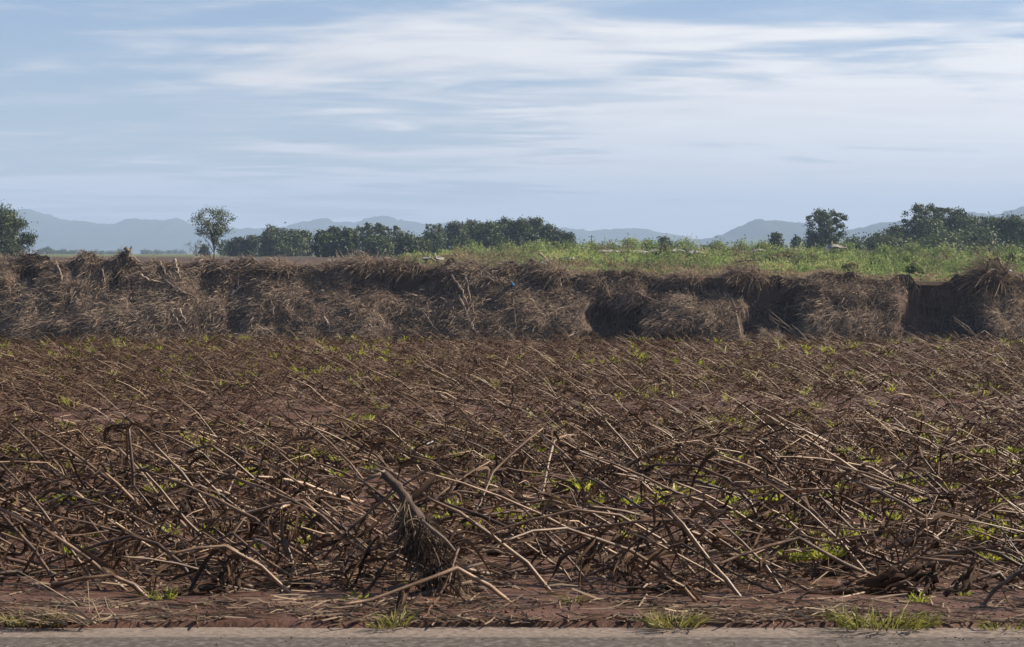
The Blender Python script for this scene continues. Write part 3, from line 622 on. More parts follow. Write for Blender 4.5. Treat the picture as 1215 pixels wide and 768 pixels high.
BR = [([(167, 326), (180, 333), (197, 335)], 'long pale curved branch right of the broken stump'), ([(190, 311), (196, 321), (203, 330)], 'forked branch standing on the bank left of the lone eucalyptus'),
 ([(208, 308), (211, 318), (215, 331)], 'pale upright branch on the bank left of the lone eucalyptus'), ([(198, 334), (215, 345), (232, 352), (240, 366)], 'dark branch trailing down the bank from the pale curved one'),
 ([(204, 368), (212, 382), (218, 394)], 'thin pale stem low on the bank below the feathery bush'), ([(214, 366), (222, 384)], 'short thin stem beside the thin pale stem below the feathery bush'),
 ([(66, 311), (72, 320), (75, 333)], 'pale root hanging over the bank left of the broken stump'), ([(122, 320), (127, 338)], 'thin root hanging below the broken stump'),
 ([(275, 350), (285, 341), (287, 337)], 'short pale broken branch on the bank below the dark grove'), ([(319, 348), (324, 360), (325, 374)], 'dark hanging root below the matted brush'),
 ([(332, 304), (333, 314), (331, 326)], 'pale upright root of the matted brush'), ([(480, 350), (491, 350), (502, 351)], 'short horizontal pale branch below the slumped brush heap'),
 ([(385, 376), (391, 387), (392, 396)], 'thin pale stem at the foot of the bank below the low brush heap'), ([(545, 350), (556, 375), (566, 396)], 'long thin pale stem leaning down the bank below the wooded hump'),
 ([(536, 326), (548, 344), (556, 362)], 'long thin stem in the brush below the wooded hump'), ([(553, 326), (556, 345), (562, 370)], 'pale stem running down the bank beside the long thin stem'),
 ([(575, 322), (588, 330), (600, 336)], 'bent branch on the bank left of the blue scrap'), ([(640, 300), (652, 312), (660, 326)], 'splintered pale branch in the pale brush spray'),
 ([(430, 303), (440, 312), (445, 322)], 'branch sloping down from the tip of the tall pointed heap'), ([(428, 304), (418, 316), (405, 326)], 'branch sloping left from the tip of the tall pointed heap'),
 ([(872, 310), (890, 309), (906, 311)], 'bare horizontal branch lying on top of the tangle above the bare cut'), ([(1184, 306), (1192, 318), (1198, 330)], 'thick branch at the right of the uprooted bush'),
 ([(1165, 328), (1172, 312), (1184, 305)], 'dark curved trunk inside the uprooted bush'), ([(862, 348), (872, 362), (878, 398)], 'pale stem along the left edge of the narrow bare cut'), ([(745, 340), (765, 352), (790, 360)], 'thin branch across the bank above the dark hollow')]
for i, (pts, lab) in enumerate(BR):
    stick('branch', pts, .075 if i not in (21, 22) else .14, .03, lab, 'branch', group=GB, seed=20 + i, tint=[.75, .55, .8, .35, .75, .7, .75, .5, .8, .3, .75, .8, .7, .7, .6, .7, .5, .75, .5, .5, .35, .4, .15, .65, .5][i], twigs=i % 3)
stick('stake', [(600, 326), (600, 320), (601, 311)], .06, .05, 'dark upright stake stuck in the bank top left of the blue scrap', 'stake', tint=.1, seed=80)
stick('stake', [(585, 0 + 327), (584, 316)], .04, .03, 'thin leaning stick on the bank top near the upright stake', 'stake', tint=.2, seed=81)

# ---------------------------------------------------------------- debris on the plateau
def crumpled_sheet(name, px, py, wpx, hpx, Y, label, mat, seed, cat='debris', poles=3, group=None):
    r = np.random.RandomState(seed); x = (px - 607.5) / F * Y
    z = H - (py - HOR) / F * Y; W = wpx / F * Y; Hh = hpx / F * Y
    root = empty(name, (x, Y, z - Hh / 2), label, cat, group)
    g = np.linspace(-.5, .5, 22); gx, gy = np.meshgrid(g, np.linspace(-.5, .5, 12))
    zz = Hh * (0.15 + 0.95 * fbm(gx * 5 + seed, gy * 4, seed, 4) * (1 - (2 * gy) ** 2 * .5) * (1 - np.abs(2 * gx) ** 3 * .5))
    gx2 = gx * W + r.normal(0, .03 * W, gx.shape) * .5; gy2 = gy * max(1.2, Hh * 2.2)
    v1, f1 = grid(gx2, gy2, zz); n = len(v1); v2 = v1 - (0, 0, .03)
    b = Bag(); b.add(v1, f1); b.add(v2, [f1[0][:, ::-1]]); b.out('sheet', M[mat], root, False)
    for k in range(poles):
        a = np.array([r.uniform(-.5, .5) * W, r.uniform(-.5, .2), -.1]); e = a + np.array([r.normal(0, .35), r.normal(0, .3), Hh * r.uniform(.7, 1.5)])
        b = Bag(); b.add(*tubes(np.stack([a, (a + e) / 2, e])[None], np.full((1, 3), .05), 5), .8); b.out('pole', M['wood'], root)
    return root
GS = 'torn plastic sheeting strewn over the green rise'
for i, (px, py, w, h, Y, lab) in enumerate([
 (514, 306, 26, 9, 140, 'greyish white heap of torn sheeting on the bank top below the twiggy eucalyptus'), (540, 303, 14, 5, 200, 'small grey sheet scrap right of the white heap below the twiggy eucalyptus'),
 (700, 305, 18, 7, 190, 'slanted grey sheet in the weeds left of the long torn sheeting'), (722, 298, 26, 7, 205, 'pale torn sheeting at the left end of the long strip in the weeds'),
 (752, 298, 34, 6, 210, 'middle stretch of the long torn grey sheeting in the weeds'), (792, 297, 42, 7, 215, 'right stretch of the long torn sheeting with broken poles'),
 (826, 299, 20, 7, 215, 'right end scrap of the long torn sheeting'), (900, 297, 16, 4, 225, 'flat white sheet in the weeds left of the tall eucalyptus'), (945, 296, 20, 3, 225, 'thin white sheet strip in the weeds below the tiny round tree'),
 (992, 293, 26, 9, 225, 'white sheeting heap with upright poles below the tall lone eucalyptus'), (676, 307, 10, 4, 170, 'small pale scrap in the weeds below the end of the wooded hump')]):
    crumpled_sheet('torn_sheeting', px, py, w, h, Y, lab, 'sheet', 40 + i, poles=3 if w > 20 else 1, group=GS)
crumpled_sheet('plastic_scrap', 609, 337.5, 3.0, 7, bank_pt(609, 338)[1] - .5, 'small bright blue plastic scrap caught on the bank', 'blue', 70, poles=0)
crumpled_sheet('plastic_scrap', 1197, 321, 3.5, 4, BY - .6, 'tiny white scrap caught in the uprooted bush', 'white', 71, poles=0)
crumpled_sheet('plastic_scrap', 645, 311, 5, 3, 150, 'tiny turquoise scrap in the weeds beside the pale brush spray', 'blue', 72, poles=0)
def pole_thing(px, p0, p1, Y, label):
    x = (px - 607.5) / F * Y; z0 = float(plateau_z(x, Y)); z1 = H - (p0 - HOR) / F * Y
    root = empty('utility_pole', (x, Y, z0), label, 'pole')
    b = Bag(); b.add(*tubes(np.array([[[0, 0, -.3], [0, 0, (z1 - z0) / 2], [0, 0, z1 - z0]]]), np.array([[.12, .1, .09]]), 6), .3); b.out('shaft', M['wood'], root)
    b = Bag(); b.add(*tubes(np.array([[[-.6, 0, z1 - z0 - .3], [0, 0, z1 - z0 - .3], [.6, 0, z1 - z0 - .3]]]), np.full((1, 3), .05), 4), .3); b.out('crossarm', M['wood'], root)
pole_thing(702, 279, 296, 380, 'thin dark pole right of the wooded hump')

# ---------------------------------------------------------------- the flattened crop
def plant_paths(r, n, base, seg1, seg2):
    """stalk centre lines for n plants: rise to the left from the base, kink, run on flat or droop"""
    az = np.pi + r.normal(-.10, .33, n)                       # towards -x
    az = np.where(r.uniform(0, 1, n) < .06, r.uniform(0, 2 * np.pi, n), az)
    sc = np.interp(base[:, 1], [10, 12, 14, 20, 32], [1.0, .85, .70, .56, .40])
    el1 = np.radians(np.clip(r.normal(24, 11, n), 3, 65)); L1 = r.uniform(.30, .85, n) * sc
    el2 = np.where(r.uniform(0, 1, n) < .55, el1 * .9, np.radians(r.normal(-9, 12, n))); L2 = r.uniform(.25, .85, n) * sc
    stub = r.uniform(0, 1, n) < .14; L2 = np.where(stub, .08, L2)
    d1 = np.stack([np.cos(el1) * np.cos(az), np.cos(el1) * np.sin(az), np.sin(el1)], -1)
    az2 = az + r.normal(0, .22, n)
    d2 = np.stack([np.cos(el2) * np.cos(az2), np.cos(el2) * np.sin(az2), np.sin(el2)], -1)
    bow = r.normal(0, .035, (n, 1)) * np.array([0, 0, 1.]) + r.normal(0, .02, (n, 3))
    pts = [base + d1 * (L1 * t)[:, None] + bow * 4 * t * (1 - t) for t in np.linspace(0, 1, seg1 + 1)]
    k = pts[-1]
    pts += [k + d2 * (L2 * t)[:, None] + np.array([0, 0, -.10]) * (t * t) * L2[:, None] for t in np.linspace(0, 1, seg2 + 1)[1:]]
    P = np.stack(pts, 1)
    g = gz(P[..., 0], P[..., 1]) + .012
    P[:, 1:, 2] = np.maximum(P[:, 1:, 2], g[:, 1:])
    return P, np.full(n, seg1)
def leaf_paths(r, P, n, s, k_at=None):
    """one hanging dead leaf for each of n stalks"""
    idx = np.arange(n); S = P.shape[1]
    f = r.uniform(.25, 1, n) * (S - 1.001) if k_at is None else k_at + r.normal(0, .05, n)
    f = np.clip(f, 0, S - 1.001); i0 = f.astype(int); t = (f - i0)[:, None]
    a = P[idx, i0] * (1 - t) + P[idx, i0 + 1] * t; tan = unit(P[idx, i0 + 1] - P[idx, i0])
    out = unit(tan * r.uniform(.7, 1.6, (n, 1)) + r.normal(0, .30, (n, 3)) - (0, 0, .10)); ln = (r.uniform(.14, .46, n) * np.interp(P[:, 0, 1], [10, 14, 30], [1, .85, .6]))[:, None]
    hang = r.uniform(.15, 1.15, (n, 1)); sw = r.normal(0, .13, (n, 3))
    pts = []
    for u in np.linspace(0, 1, s):
        pts.append(a + out * ln * (u - .45 * u * u * hang) + np.array([0, 0, -1.]) * ln * hang * (u ** 1.6) * .85 + sw * ln * math.sin(u * 5))
    Q = np.stack(pts, 1); Q[..., 2] = np.maximum(Q[..., 2], gz(Q[..., 0], Q[..., 1]) + .006 + .01 * r.uniform(0, 1, (n, 1)))
    w = (r.uniform(.004, .0135, n)[:, None]) * np.interp(np.linspace(0, 1, s), [0, .25, .6, 1], [.7, 1, .8, .12])
    return Q, w, r.uniform(0, 3.1, (n, 1)) + np.linspace(0, 1, s)[None] * r.normal(0, 1.6, (n, 1))
def gap(x, y):   # bare mud strips between the rows
    g = (1 - np.exp(-((y - 20.6 - .12 * x - .6 * np.sin(x * .4)) / 1.6) ** 2) * .84 * sstep(fbm(x * .25, y * .25, 87, 2), .10, .34))
    return g
def crop_density(x, y):
    return gap(x, y) * sstep(y, 9.72, 10.1) * (1 - sstep(y, crest(x) + .3, crest(x) + 1.8)) * (.55 + .9 * fbm(x * .9, y * .9, 93, 3))
placed = []
def far_crop():
    r = np.random.RandomState(77)
    n = 22500; y = 9.8 + (r.uniform(0, 1, n)) ** .75 * 31; x = r.uniform(-1, 1, n) * (y * .31 + 1.3)
    keep = r.uniform(0, 1, n) < crop_density(x, y) * .66 * np.clip(.95 + (y - 17) / 40, .6, 1.2)
    x, y = x[keep], y[keep]
    # rows along the road
    row = np.round(y / .39) * .39; y = row + r.normal(0, .06, len(y))
    keep = ~((y < 14.6) & (np.abs(x) < y * .262 + .1)); x, y = x[keep], y[keep]; n = len(x)
    base = np.stack([x, y, gz(x, y) - .02], -1)
    P, k = plant_paths(r, n, base, 2, 2)
    R = (r.uniform(.0042, .0085, n) * np.interp(y, [13, 19, 30], [1, .78, .62]))[:, None] * np.linspace(1, .5, 5)[None]
    ti = np.clip(.50 + r.normal(0, .22, n), 0, 1)
    b = Bag(); v, f = tubes(P, R, 3, False); b.add(v, f, np.repeat(ti, 15))
    tag(b.out('crop_stalks', M['stalk']), 'thousands of brown flattened crop stalks covering the field to its far edge', 'crop stalks', kind='stuff')
    b = Bag()
    for q in range(5):
        Q, w, ro = leaf_paths(r, P, n, 4, None if q else np.full(n, 2.0)); v, f = ribbons(Q, w * np.interp(y, [13, 20, 30], [.85, .7, .6])[:, None], ro); b.add(v, f, np.repeat(np.clip(.36 + r.normal(0, .2, n), 0, 1), 8))
    tag(b.out('crop_leaves', M['leaf']), 'withered brown leaves hanging from the flattened crop across the field', 'dead leaves', kind='stuff')
    print('far plants', n)
far_crop()

# individual plants near the road
def one_plant(base, P, label, group, r, nleaf=5, r0=None, leaf_scale=1.0, tint=None, kink=None):
    root = empty('crop_stalk', base, label, 'crop stalk', group)
    P = P[None] if P.ndim == 2 else P
    S = P.shape[1]; r0 = r0 or r.uniform(.0072, .0122)
    rad = np.linspace(r0, r0 * .55, S); 
    # finer path with swollen nodes
    tt = np.linspace(0, S - 1, (S - 1) * 3 + 1); i0 = np.minimum(tt.astype(int), S - 2); fr = (tt - i0)[:, None]
    Q = P[0][i0] * (1 - fr) + P[0][i0 + 1] * fr
    rr = np.interp(tt, np.arange(S), rad) * (1 + .22 * (np.arange(len(tt)) % 3 == 0)); rr[0] = r0; 
    ti = (.55 if tint is None else tint) + r.normal(0, .1)
    v, f = tubes((Q - base)[None], rr[None], 7)
    ring = np.where(np.arange(len(tt)) % 3 == 0, -.22, 0) + r.normal(0, .09, len(tt))
    mesh('stalk', v, f, M['stalk'], root, np.clip(ti + np.repeat(ring, 7), 0, 1))
    for q in range(nleaf):
        kk = None if (q or kink is None) else np.array([float(kink)])
        Lp, w, ro = leaf_paths(r, P, 1, 7, kk); v, f = ribbons(Lp - base, w * .95 * leaf_scale, ro, .8)
        mesh('leaf', v, f, M['leaf'], root, np.full(len(v), np.clip(.28 + r.normal(0, .2), 0, 1)))
    return root
HERO = [  # base, further points (photo positions), label
 ([(72, 692), (40, 652), (0, 608), (-22, 586)], 'straight dark stalk sloping out of the left edge above the straw clump'),
 ([(357, 709), (310, 672), (267, 648), (235, 650), (198, 658)], 'thick pale stalk snapped into a point above the bare mud, left of centre'),
 ([(183, 710), (158, 694), (133, 683), (100, 686), (60, 694)], 'short snapped stalk with its foot on the bare mud behind the straw clump'),
 ([(190, 684), (150, 665), (110, 655), (70, 642), (27, 627)], 'long thin bowed stalk low on the left above the bare mud'),
 ([(193, 650), (160, 622), (130, 596), (100, 571)], 'straight dark stalk rising left in the left tangle'),
 ([(267, 667), (242, 638), (220, 617), (190, 580), (160, 547)], 'long bent pale stalk crossing the left tangle from top to bottom'),
 ([(253, 647), (232, 618), (207, 587)], 'straight pale stalk beside the long bent pale stalk'),
 ([(280, 617), (258, 584), (236, 562), (205, 562), (173, 564)], 'stalk kinked at a right angle with pale yellow bend'),
 ([(400, 677), (352, 648), (303, 627), (278, 631), (252, 642)], 'curved stalk arching over right of the snapped thick stalk'),
 ([(615, 715), (580, 695), (542, 674), (500, 690), (440, 712), (402, 718)], 'bare stalk snapped at the debris bundle with its foot on the mud'),
 ([(662, 706), (625, 668), (585, 637), (545, 608), (505, 590)], 'long straight pale stalk right of the debris bundle reaching the mud'),
 ([(722, 683), (660, 652), (572, 612), (498, 587)], 'long dark stalk running behind the long straight pale one'),
 ([(812, 698), (778, 672), (748, 653), (710, 640), (672, 627), (632, 630), (596, 643)], 'long bowed stalk with a bent knee over the hanging leaves, middle'),
 ([(642, 607), (605, 581), (580, 592), (556, 604)], 'small pointed snapped stalk right of the debris bundle top'),
 ([(465, 637), (435, 622), (405, 613), (380, 606)], 'short pale stalk left of the debris bundle'),
 ([(770, 656), (735, 638), (680, 610), (640, 604)], 'stalk lying behind the bent knee stalk'),
 ([(887, 713), (862, 688), (840, 663), (810, 622), (795, 606)], 'straight pale stalk leaning left with its foot on the mud right of centre'),
 ([(935, 704), (907, 670), (880, 643), (850, 615)], 'stalk leaning left just right of the straight pale one'),
 ([(833, 715), (810, 696), (790, 685)], 'short stub by the mud between the two middle grass tufts'),
 ([(1003, 665), (965, 650), (930, 637), (905, 622)], 'thin stalk in the right tangle behind the leaf pile'),
 ([(1057, 621), (1010, 603), (957, 583), (925, 582), (895, 590)], 'arched pale stalk high in the right tangle'),
 ([(1067, 620), (1035, 608), (1010, 597)], 'short pale stalk in front of the bright shoot on the right'),
 ([(1050, 590), (1020, 577), (1000, 562), (990, 553)], 'stalk with a sharp bend behind the arched pale one'),
 ([(1157, 676), (1132, 652), (1107, 637), (1080, 640), (1050, 652)], 'curved pale stalk above the right leaf pile'),
 ([(1135, 638), (1103, 618), (1098, 640), (1095, 668)], 'stalk snapped downward above the right leaf pile'),
 ([(1068, 692), (1060, 678), (1050, 661)], 'short upright stub in the right leaf pile'),
 ([(1210, 632), (1175, 617), (1140, 603), (1112, 612), (1070, 628)], 'long stalk bent over near the right edge'),
 ([(1198, 640), (1170, 636), (1120, 632)], 'pale stalk lying flat above the two bright right tufts'),
 ([(160, 620), (158, 560), (152, 503), (140, 505)], 'upright dark broken stalk towering on the left of the field'),
 ([(200, 530), (175, 515), (146, 494)], 'thin pale stalk leaning on the upright dark broken stalk'),
 ([(265, 620), (215, 560), (185, 530), (150, 494)], 'long pale stalk sloping down right from the upright broken stalk'),
 ([(205, 640), (170, 605), (140, 575), (118, 555)], 'pale stalk low in the left tangle under the upright broken one'),
 ([(300, 690), (270, 690), (225, 700), (180, 712)], 'dark stalk lying along the mud left of the thick snapped one'),
 ([(355, 690), (345, 660), (338, 640)], 'short dark upright stub beside the thick snapped stalk'),
 ([(490, 560), (430, 545), (370, 520)], 'long pale stalk running left across the middle of the field'),
 ([(780, 622), (740, 612), (700, 592), (665, 590)], 'stalk bowed over the green shoots in the middle'),
 ([(858, 690), (845, 672), (815, 632), (780, 600)], 'long pale stalk crossing behind the leaning ones, right of centre'),
 ([(1105, 708), (1075, 690), (1040, 700), (985, 712)], 'stalk bent flat in the right leaf pile near the grass tuft'),
 ([(1208, 700), (1185, 680), (1150, 690), (1110, 702)], 'dark stalk fallen in front of the right edge'),
 ([(1160, 720), (1180, 700), (1205, 682), (1230, 668)], 'dark stalk leaning right out of the mud by the right edge'),
 ([(560, 640), (525, 630), (480, 600), (450, 590)], 'stalk passing behind the top of the debris bundle'),
 ([(985, 560), (950, 540), (925, 520)], 'pale stalk in the back right of the tangle'),
]
used_xy = []
GH = 'broken stalks along the road side of the field'
def hero_plants():
    r = np.random.RandomState(3)
    for i, (pts, lab) in enumerate(HERO):
        b = ground_pt(*pts[0]); b[2] = gz(b[0], b[1]); 
        b = ground_pt(pts[0][0], pts[0][1], float(b[2]))
        P = [b - np.array([0, 0, .03])]; Y = b[1]; dy = r.normal(0, .05)
        for (px, py) in pts[1:]:
            Y += dy; q = at(px, py, Y); g = float(gz(q[0], q[1])) + .014
            if q[2] < g:      # would sink: bring it nearer to where the ray meets the ground
                q = ground_pt(px, py, g); Y = q[1]
            P.append(q)
        P = np.array(P); used_xy.append(b[:2])
        one_plant(b, P, lab, GH, r, nleaf=4, r0=r.uniform(.0095, .0125), tint=.48 if 'dark' not in lab else .2, leaf_scale=1.15, kink=len(P) // 2)
hero_plants()
BAND = [(9.6, 10.35, 'at the mud edge'), (10.35, 11.6, 'behind the front'), (11.6, 13.0, 'midway back'), (13.0, 14.8, 'farther back')]
def zone(px):
    for lim, t in ((170, 'above the straw clump'), (420, 'left of the debris'), (600, 'around the debris bundle'), (760, 'right of the debris'), (960, 'above the yellowish tuft'), (1110, 'above the biggest tuft')):
        if px < lim: return t
    return 'near the right edge'
def near_crop():
    r = np.random.RandomState(8); cnt = 0; tries = 0; cells = []
    want = 300 - len(HERO)
    while cnt < want and tries < 20000:
        tries += 1
        y = 9.85 + r.uniform(0, 1) ** .9 * 4.8; y = round(y / .37) * .37 + r.normal(0, .05); x = r.uniform(-1, 1) * (y * .262 + .1)
        if y < 9.85 or r.uniform() > float(crop_density(np.array(x), np.array(y))) * (1.15 if y < 10.6 else .85): continue
        if any((x - a) ** 2 + (y - b_) ** 2 < .12 ** 2 for a, b_ in cells): continue
        cells.append((x, y))
        base = np.array([x, y, float(gz(x, y)) - .02])
        P, k = plant_paths(r, 1, base[None], 3, 3)
        P = P[0]; flat = (P[:, 2].max() - base[2])
        px = x * F / y + 607.5
        form = 'low flattened' if flat < .2 else 'steeply leaning' if flat > .42 else 'slanting broken'
        tint = np.clip(.46 + r.normal(0, .2), .1, .95); tone = 'pale' if tint > .62 else 'dark' if tint < .36 else 'brown'
        band = [t for a, b_, t in BAND if a <= y < b_]; band = band[0] if band else BAND[0][2]
        lab = '%s %s crop stalk %s, %s' % (form, tone, band.replace('at the ', 'at the '), zone(px))
        one_plant(base, P, lab, 'crop stalks ' + zone(px), r, nleaf=r.randint(4, 8), tint=tint - .05, kink=3, leaf_scale=r.uniform(.8, 1.4))
        cnt += 1
    print('near plants', cnt)
near_crop()

def fine_tangle():
    r = np.random.RandomState(31)
    n = 15000; y = 9.9 + r.uniform(0, 1, n) ** 1.1 * 8; x = r.uniform(-1, 1, n) * (y * .29 + .4)
    keep = r.uniform(0, 1, n) < crop_density(x, y) * .26 * sstep(fbm(x * 1.3, y * 1.3, 47, 2), .26, .5); x, y = x[keep], y[keep]; n = len(x)
    c = np.stack([x, y, gz(x, y) + r.uniform(0, 1, n) ** 1.8 * .26], -1)
    az = r.normal(np.pi, .6, n); el = r.normal(.28, .38, n); ln = r.uniform(.10, .40, n)[:, None]
    d = np.stack([np.cos(el) * np.cos(az), np.cos(el) * np.sin(az), np.sin(el)], -1)
    P = np.stack([c - d * ln * .5, c + r.normal(0, .012, (n, 3)), c + d * ln * .5 + np.array([0, 0, -.03])], 1); P[..., 2] = np.maximum(P[..., 2], gz(P[..., 0], P[..., 1]) + .004)
    b = Bag(); b.add(*tubes(P, r.uniform(.0022, .0062, n)[:, None] * np.array([[1, .9, .6]]), 4, False), np.repeat(np.clip(r.normal(.36, .22, n), 0, 1), 12))
    tag(b.out('broken_stems', M['stalk']), 'tangle of thin broken stems under the flattened crop', 'broken stems', kind='stuff')
    n = 9000; y = 9.95 + r.uniform(0, 1, n) ** 1.1 * 8; x = r.uniform(-1, 1, n) * (y * .29 + .4)
    keep = r.uniform(0, 1, n) < crop_density(x, y) * sstep(fbm(x * 1.5, y * 1.5, 48, 2), .36, .6); x, y = x[keep], y[keep]; n = len(x)
    h = r.uniform(.02, 1, n) ** 1.3 * .30; g = gz(x, y)
    c = np.stack([x, y, g + h], -1); dr = np.stack([r.normal(-.2, .5, n), r.normal(0, .35, n), r.normal(-.7, .5, n)], -1); ln = r.uniform(.06, .24, n)[:, None]
    sw = r.normal(0, .25, (n, 3))
    P = np.stack([c + unit(dr) * ln * u + sw * ln * math.sin(u * 4.5) * .5 for u in (0, .25, .5, .75, 1)], 1); P[..., 2] = np.maximum(P[..., 2], gz(P[..., 0], P[..., 1]) + .003)
    w = r.uniform(.003, .010, n)[:, None] * np.array([[.8, 1, 1, .7, .2]])
    b = Bag(); b.add(*ribbons(P, w, r.uniform(0, 3.1, (n, 1)) + np.linspace(0, 1, 5)[None] * r.normal(0, 1.5, (n, 1))), np.repeat(np.clip(r.normal(.3, .2, n), 0, 1), 10))
    tag(b.out('leaf_shreds', M['leaf']), 'shredded brown leaves hanging in the flattened crop', 'dead leaves', kind='stuff')
fine_tangle()

# litter of straw and leaf scraps on the soil
def litter():
    r = np.random.RandomState(21)
    n = 48000; y = 9.03 + r.uniform(0, 1, n) ** 1.5 * 27; x = r.uniform(-1, 1, n) * (y * .29 + .6)
    dn = np.where(y < 9.75, .70 * sstep(fbm(x * 2, y * 5, 55, 3), .38, .60) * (1 - .9 * sstep(y, 9.45, 9.62)) + .04, .20 + (.2 + .5 * sstep(y, 12, 17)) * gap(x, y))
    keep = r.uniform(0, 1, n) < dn; x, y = x[keep], y[keep]; n = len(x)
    c = np.stack([x, y, gz(x, y) + r.uniform(.003, .03, n) ** 1.0 * np.where(y < 9.75, .5, 2.2)], -1)
    az = r.normal(0, .75, n); d = np.stack([np.cos(az), np.sin(az), r.normal(0, .14, n)], -1); ln = r.uniform(.02, .13, n)[:, None]
    P = np.stack([c - d * ln, c + r.normal(0, .006, (n, 3)), c + d * ln], 1); g = gz(P[..., 0], P[..., 1]) + .003; P[..., 2] = np.maximum(P[..., 2], g)
    w = r.uniform(.0015, .006, n)[:, None] * np.array([[.7, 1, .5]])
    v, f = ribbons(P, w, r.normal(0, .7, n))
    tag(mesh('straw_litter', v, f, M['straw'], None, np.repeat(np.clip(.38 + r.normal(0, .24, n), 0, 1), 6), smooth=False), 'scattered straw and leaf scraps lying on the mud', 'straw litter', kind='stuff')
litter()

# ---------------------------------------------------------------- green shoots and grass tufts
def blades(r, n, spread, lmin, lmax, lean, w, droop=.5, s=5):
    a = r.uniform(0, 2 * np.pi, n); rad = np.sqrt(r.uniform(0, 1, n)) * spread
    p0 = np.stack([rad * np.cos(a), rad * np.sin(a), np.full(n, -.01)], -1)
    d = unit(np.stack([np.cos(a) * lean, np.sin(a) * lean, np.ones(n)], -1) + r.normal(0, .22, (n, 3))); ln = r.uniform(lmin, lmax, n)[:, None]
    P = np.stack([p0 + d * ln * t + np.stack([np.cos(a), np.sin(a), -.7 * np.ones(n)], -1) * droop * ln * t * t * r.uniform(.1, 1, (n, 1)) for t in np.linspace(0, 1, s)], 1)
    P[..., 2] = np.maximum(P[..., 2], -.008)
    W_ = r.uniform(.6, 1.3, n)[:, None] * w * np.interp(np.linspace(0, 1, s), [0, .3, .7, 1], [.7, 1, .75, .08])
    return P, W_, r.uniform(0, 3.1, n)
SH = [(44, 607), (82, 605), (115, 606), (25, 603), (318, 557), (300, 572), (353, 590), (532, 580), (570, 597), (620, 585), (617, 625), (600, 632), (692, 595), (687, 590), (706, 606), (750, 612), (768, 580), (800, 598), (790, 608), (870, 607), (910, 608), (868, 612), (1088, 582), (1062, 583), (975, 610), (1035, 605), (1058, 603), (1200, 643), (1166, 652), (945, 645), (947, 672), (938, 680), (986, 664), (975, 684), (990, 682), (1120, 617), (1050, 642), (1178, 590), (1204, 672), (1176, 673), (893, 680), (175, 700), (195, 712), (1090, 715), (1142, 705), (90, 680), (140, 612), (70, 602), (480, 553), (545, 552), (485, 690), (425, 710), (1212, 612), (835, 570), (860, 560), (640, 545), (1140, 560), (1180, 548), (560, 640), (540, 616), (1030, 655), (290, 590), (20, 640), (210, 585), (400, 570), (440, 565)]
_rx = np.random.RandomState(99)
SH += [(int(_rx.uniform(0, 1215)), int(548 + 120 * _rx.uniform() ** 1.2)) for _ in range(70)]
def shoots():
    r = np.random.RandomState(41); GN = 'young green shoots sprouting among the flattened stalks'
    big = {(1088, 582), (1200, 643), (1166, 652), (800, 598), (692, 595), (910, 608), (947, 672), (115, 606), (82, 605)}
    used = {}
    for i, (px, py) in enumerate(SH):
        p = ground_pt(px, py + 8); p[2] = gz(p[0], p[1]); s = 1.15 if (px, py) in big else r.uniform(.5, .85)
        n = int(34 * s); P, w, ro = blades(r, n, .05 * s, .05 * s, .115 * s, .6, .0085 * s, .35)
        P[..., 2] += .11 if py < 690 else .0
        v, f = ribbons(P, w, ro, .25)
        o = mesh('green_shoot', v, f, M['shoot'], None, np.repeat(np.clip(r.normal(.5, .22, n), 0, 1), 15)); o.location = tuple(p)
        band = 'low by the mud' if py > 660 else 'in the near tangle' if py > 590 else 'farther back in the tangle'
        lab = '%s green shoot %s, %s' % ('big bushy' if s > 1.2 else 'small', band, zone(px))
        tag(o, lab, 'shoot', 'green shoots ' + zone(px))
    # far specks of green, too small to pick apart
    n = 850; y = 14.5 + r.uniform(0, 1, n) * 24; x = r.uniform(-1, 1, n) * (y * .28); keep = r.uniform(0, 1, n) < np.clip(gap(x, y) * 1.6 * (fbm(x * .35, y * .35, 15, 3) - .28) * 2, 0, 1); x, y = x[keep], y[keep]
    b = Bag()
    for xx, yy in zip(x, y):
        m = 8; P, w, ro = blades(r, m, .05, .06, .15, .5, .008, .3, 4); P += np.array([xx, yy, float(gz(xx, yy)) + .05]); b.add(*ribbons(P, w, ro), np.repeat(np.clip(r.normal(.45, .2, m), 0, 1), 8))
    tag(b.out('green_shoots', M['shoot'], None, False), 'specks of young green shoots over the farther field', 'shoots', kind='stuff')
shoots()
M['grass'] = material('verge_grass', [(0.0, (0.22, 0.165, 0.09)), (0.4, (0.22, 0.19, 0.06)), (0.75, (0.145, 0.15, 0.03)), (1.0, (0.20, 0.20, 0.04))], 0.55, 0.35, None, None, 0.4)
def tuft(px, py, spread, n, lmin, lmax, lab, seed, green=.65, squash=.4):
    r = np.random.RandomState(seed); p = ground_pt(px, py, .03); p[2] = gz(p[0], p[1])
    P, w, ro = blades(r, n, spread, lmin, lmax, .55, .0035, .55, 6)
    off = P[:, :1, :] * np.array([0, squash - 1, 0]); P = P + off
    v, f = ribbons(P, w, ro, .25)
    o = mesh('grass_tuft', v, f, M['grass'], None, np.repeat(np.clip(r.normal(green, .25, n), 0, 1), 18)); o.location = tuple(p)
    tag(o, lab, 'grass tuft', 'grass tufts along the road edge')
tuft(1048, 741, .20, 150, .05, .15, 'biggest green grass tuft on the road edge below the right leaf pile', 1)
tuft(1020, 743, .05, 14, .10, .20, 'few tall grass blades at the left of the biggest tuft', 2, .85)
tuft(800, 741, .11, 90, .05, .13, 'yellowish grass tuft on the road edge right of centre', 3, .55)
tuft(822, 738, .05, 30, .04, .09, 'low grass tuft just right of the yellowish one', 4, .6)
tuft(468, 739, .055, 34, .05, .13, 'small green grass tuft on the road edge below the debris bundle', 5, .8)
tuft(455, 742, .05, 24, .03, .07, 'low weedy tuft left of the small green one below the debris bundle', 6, .5)
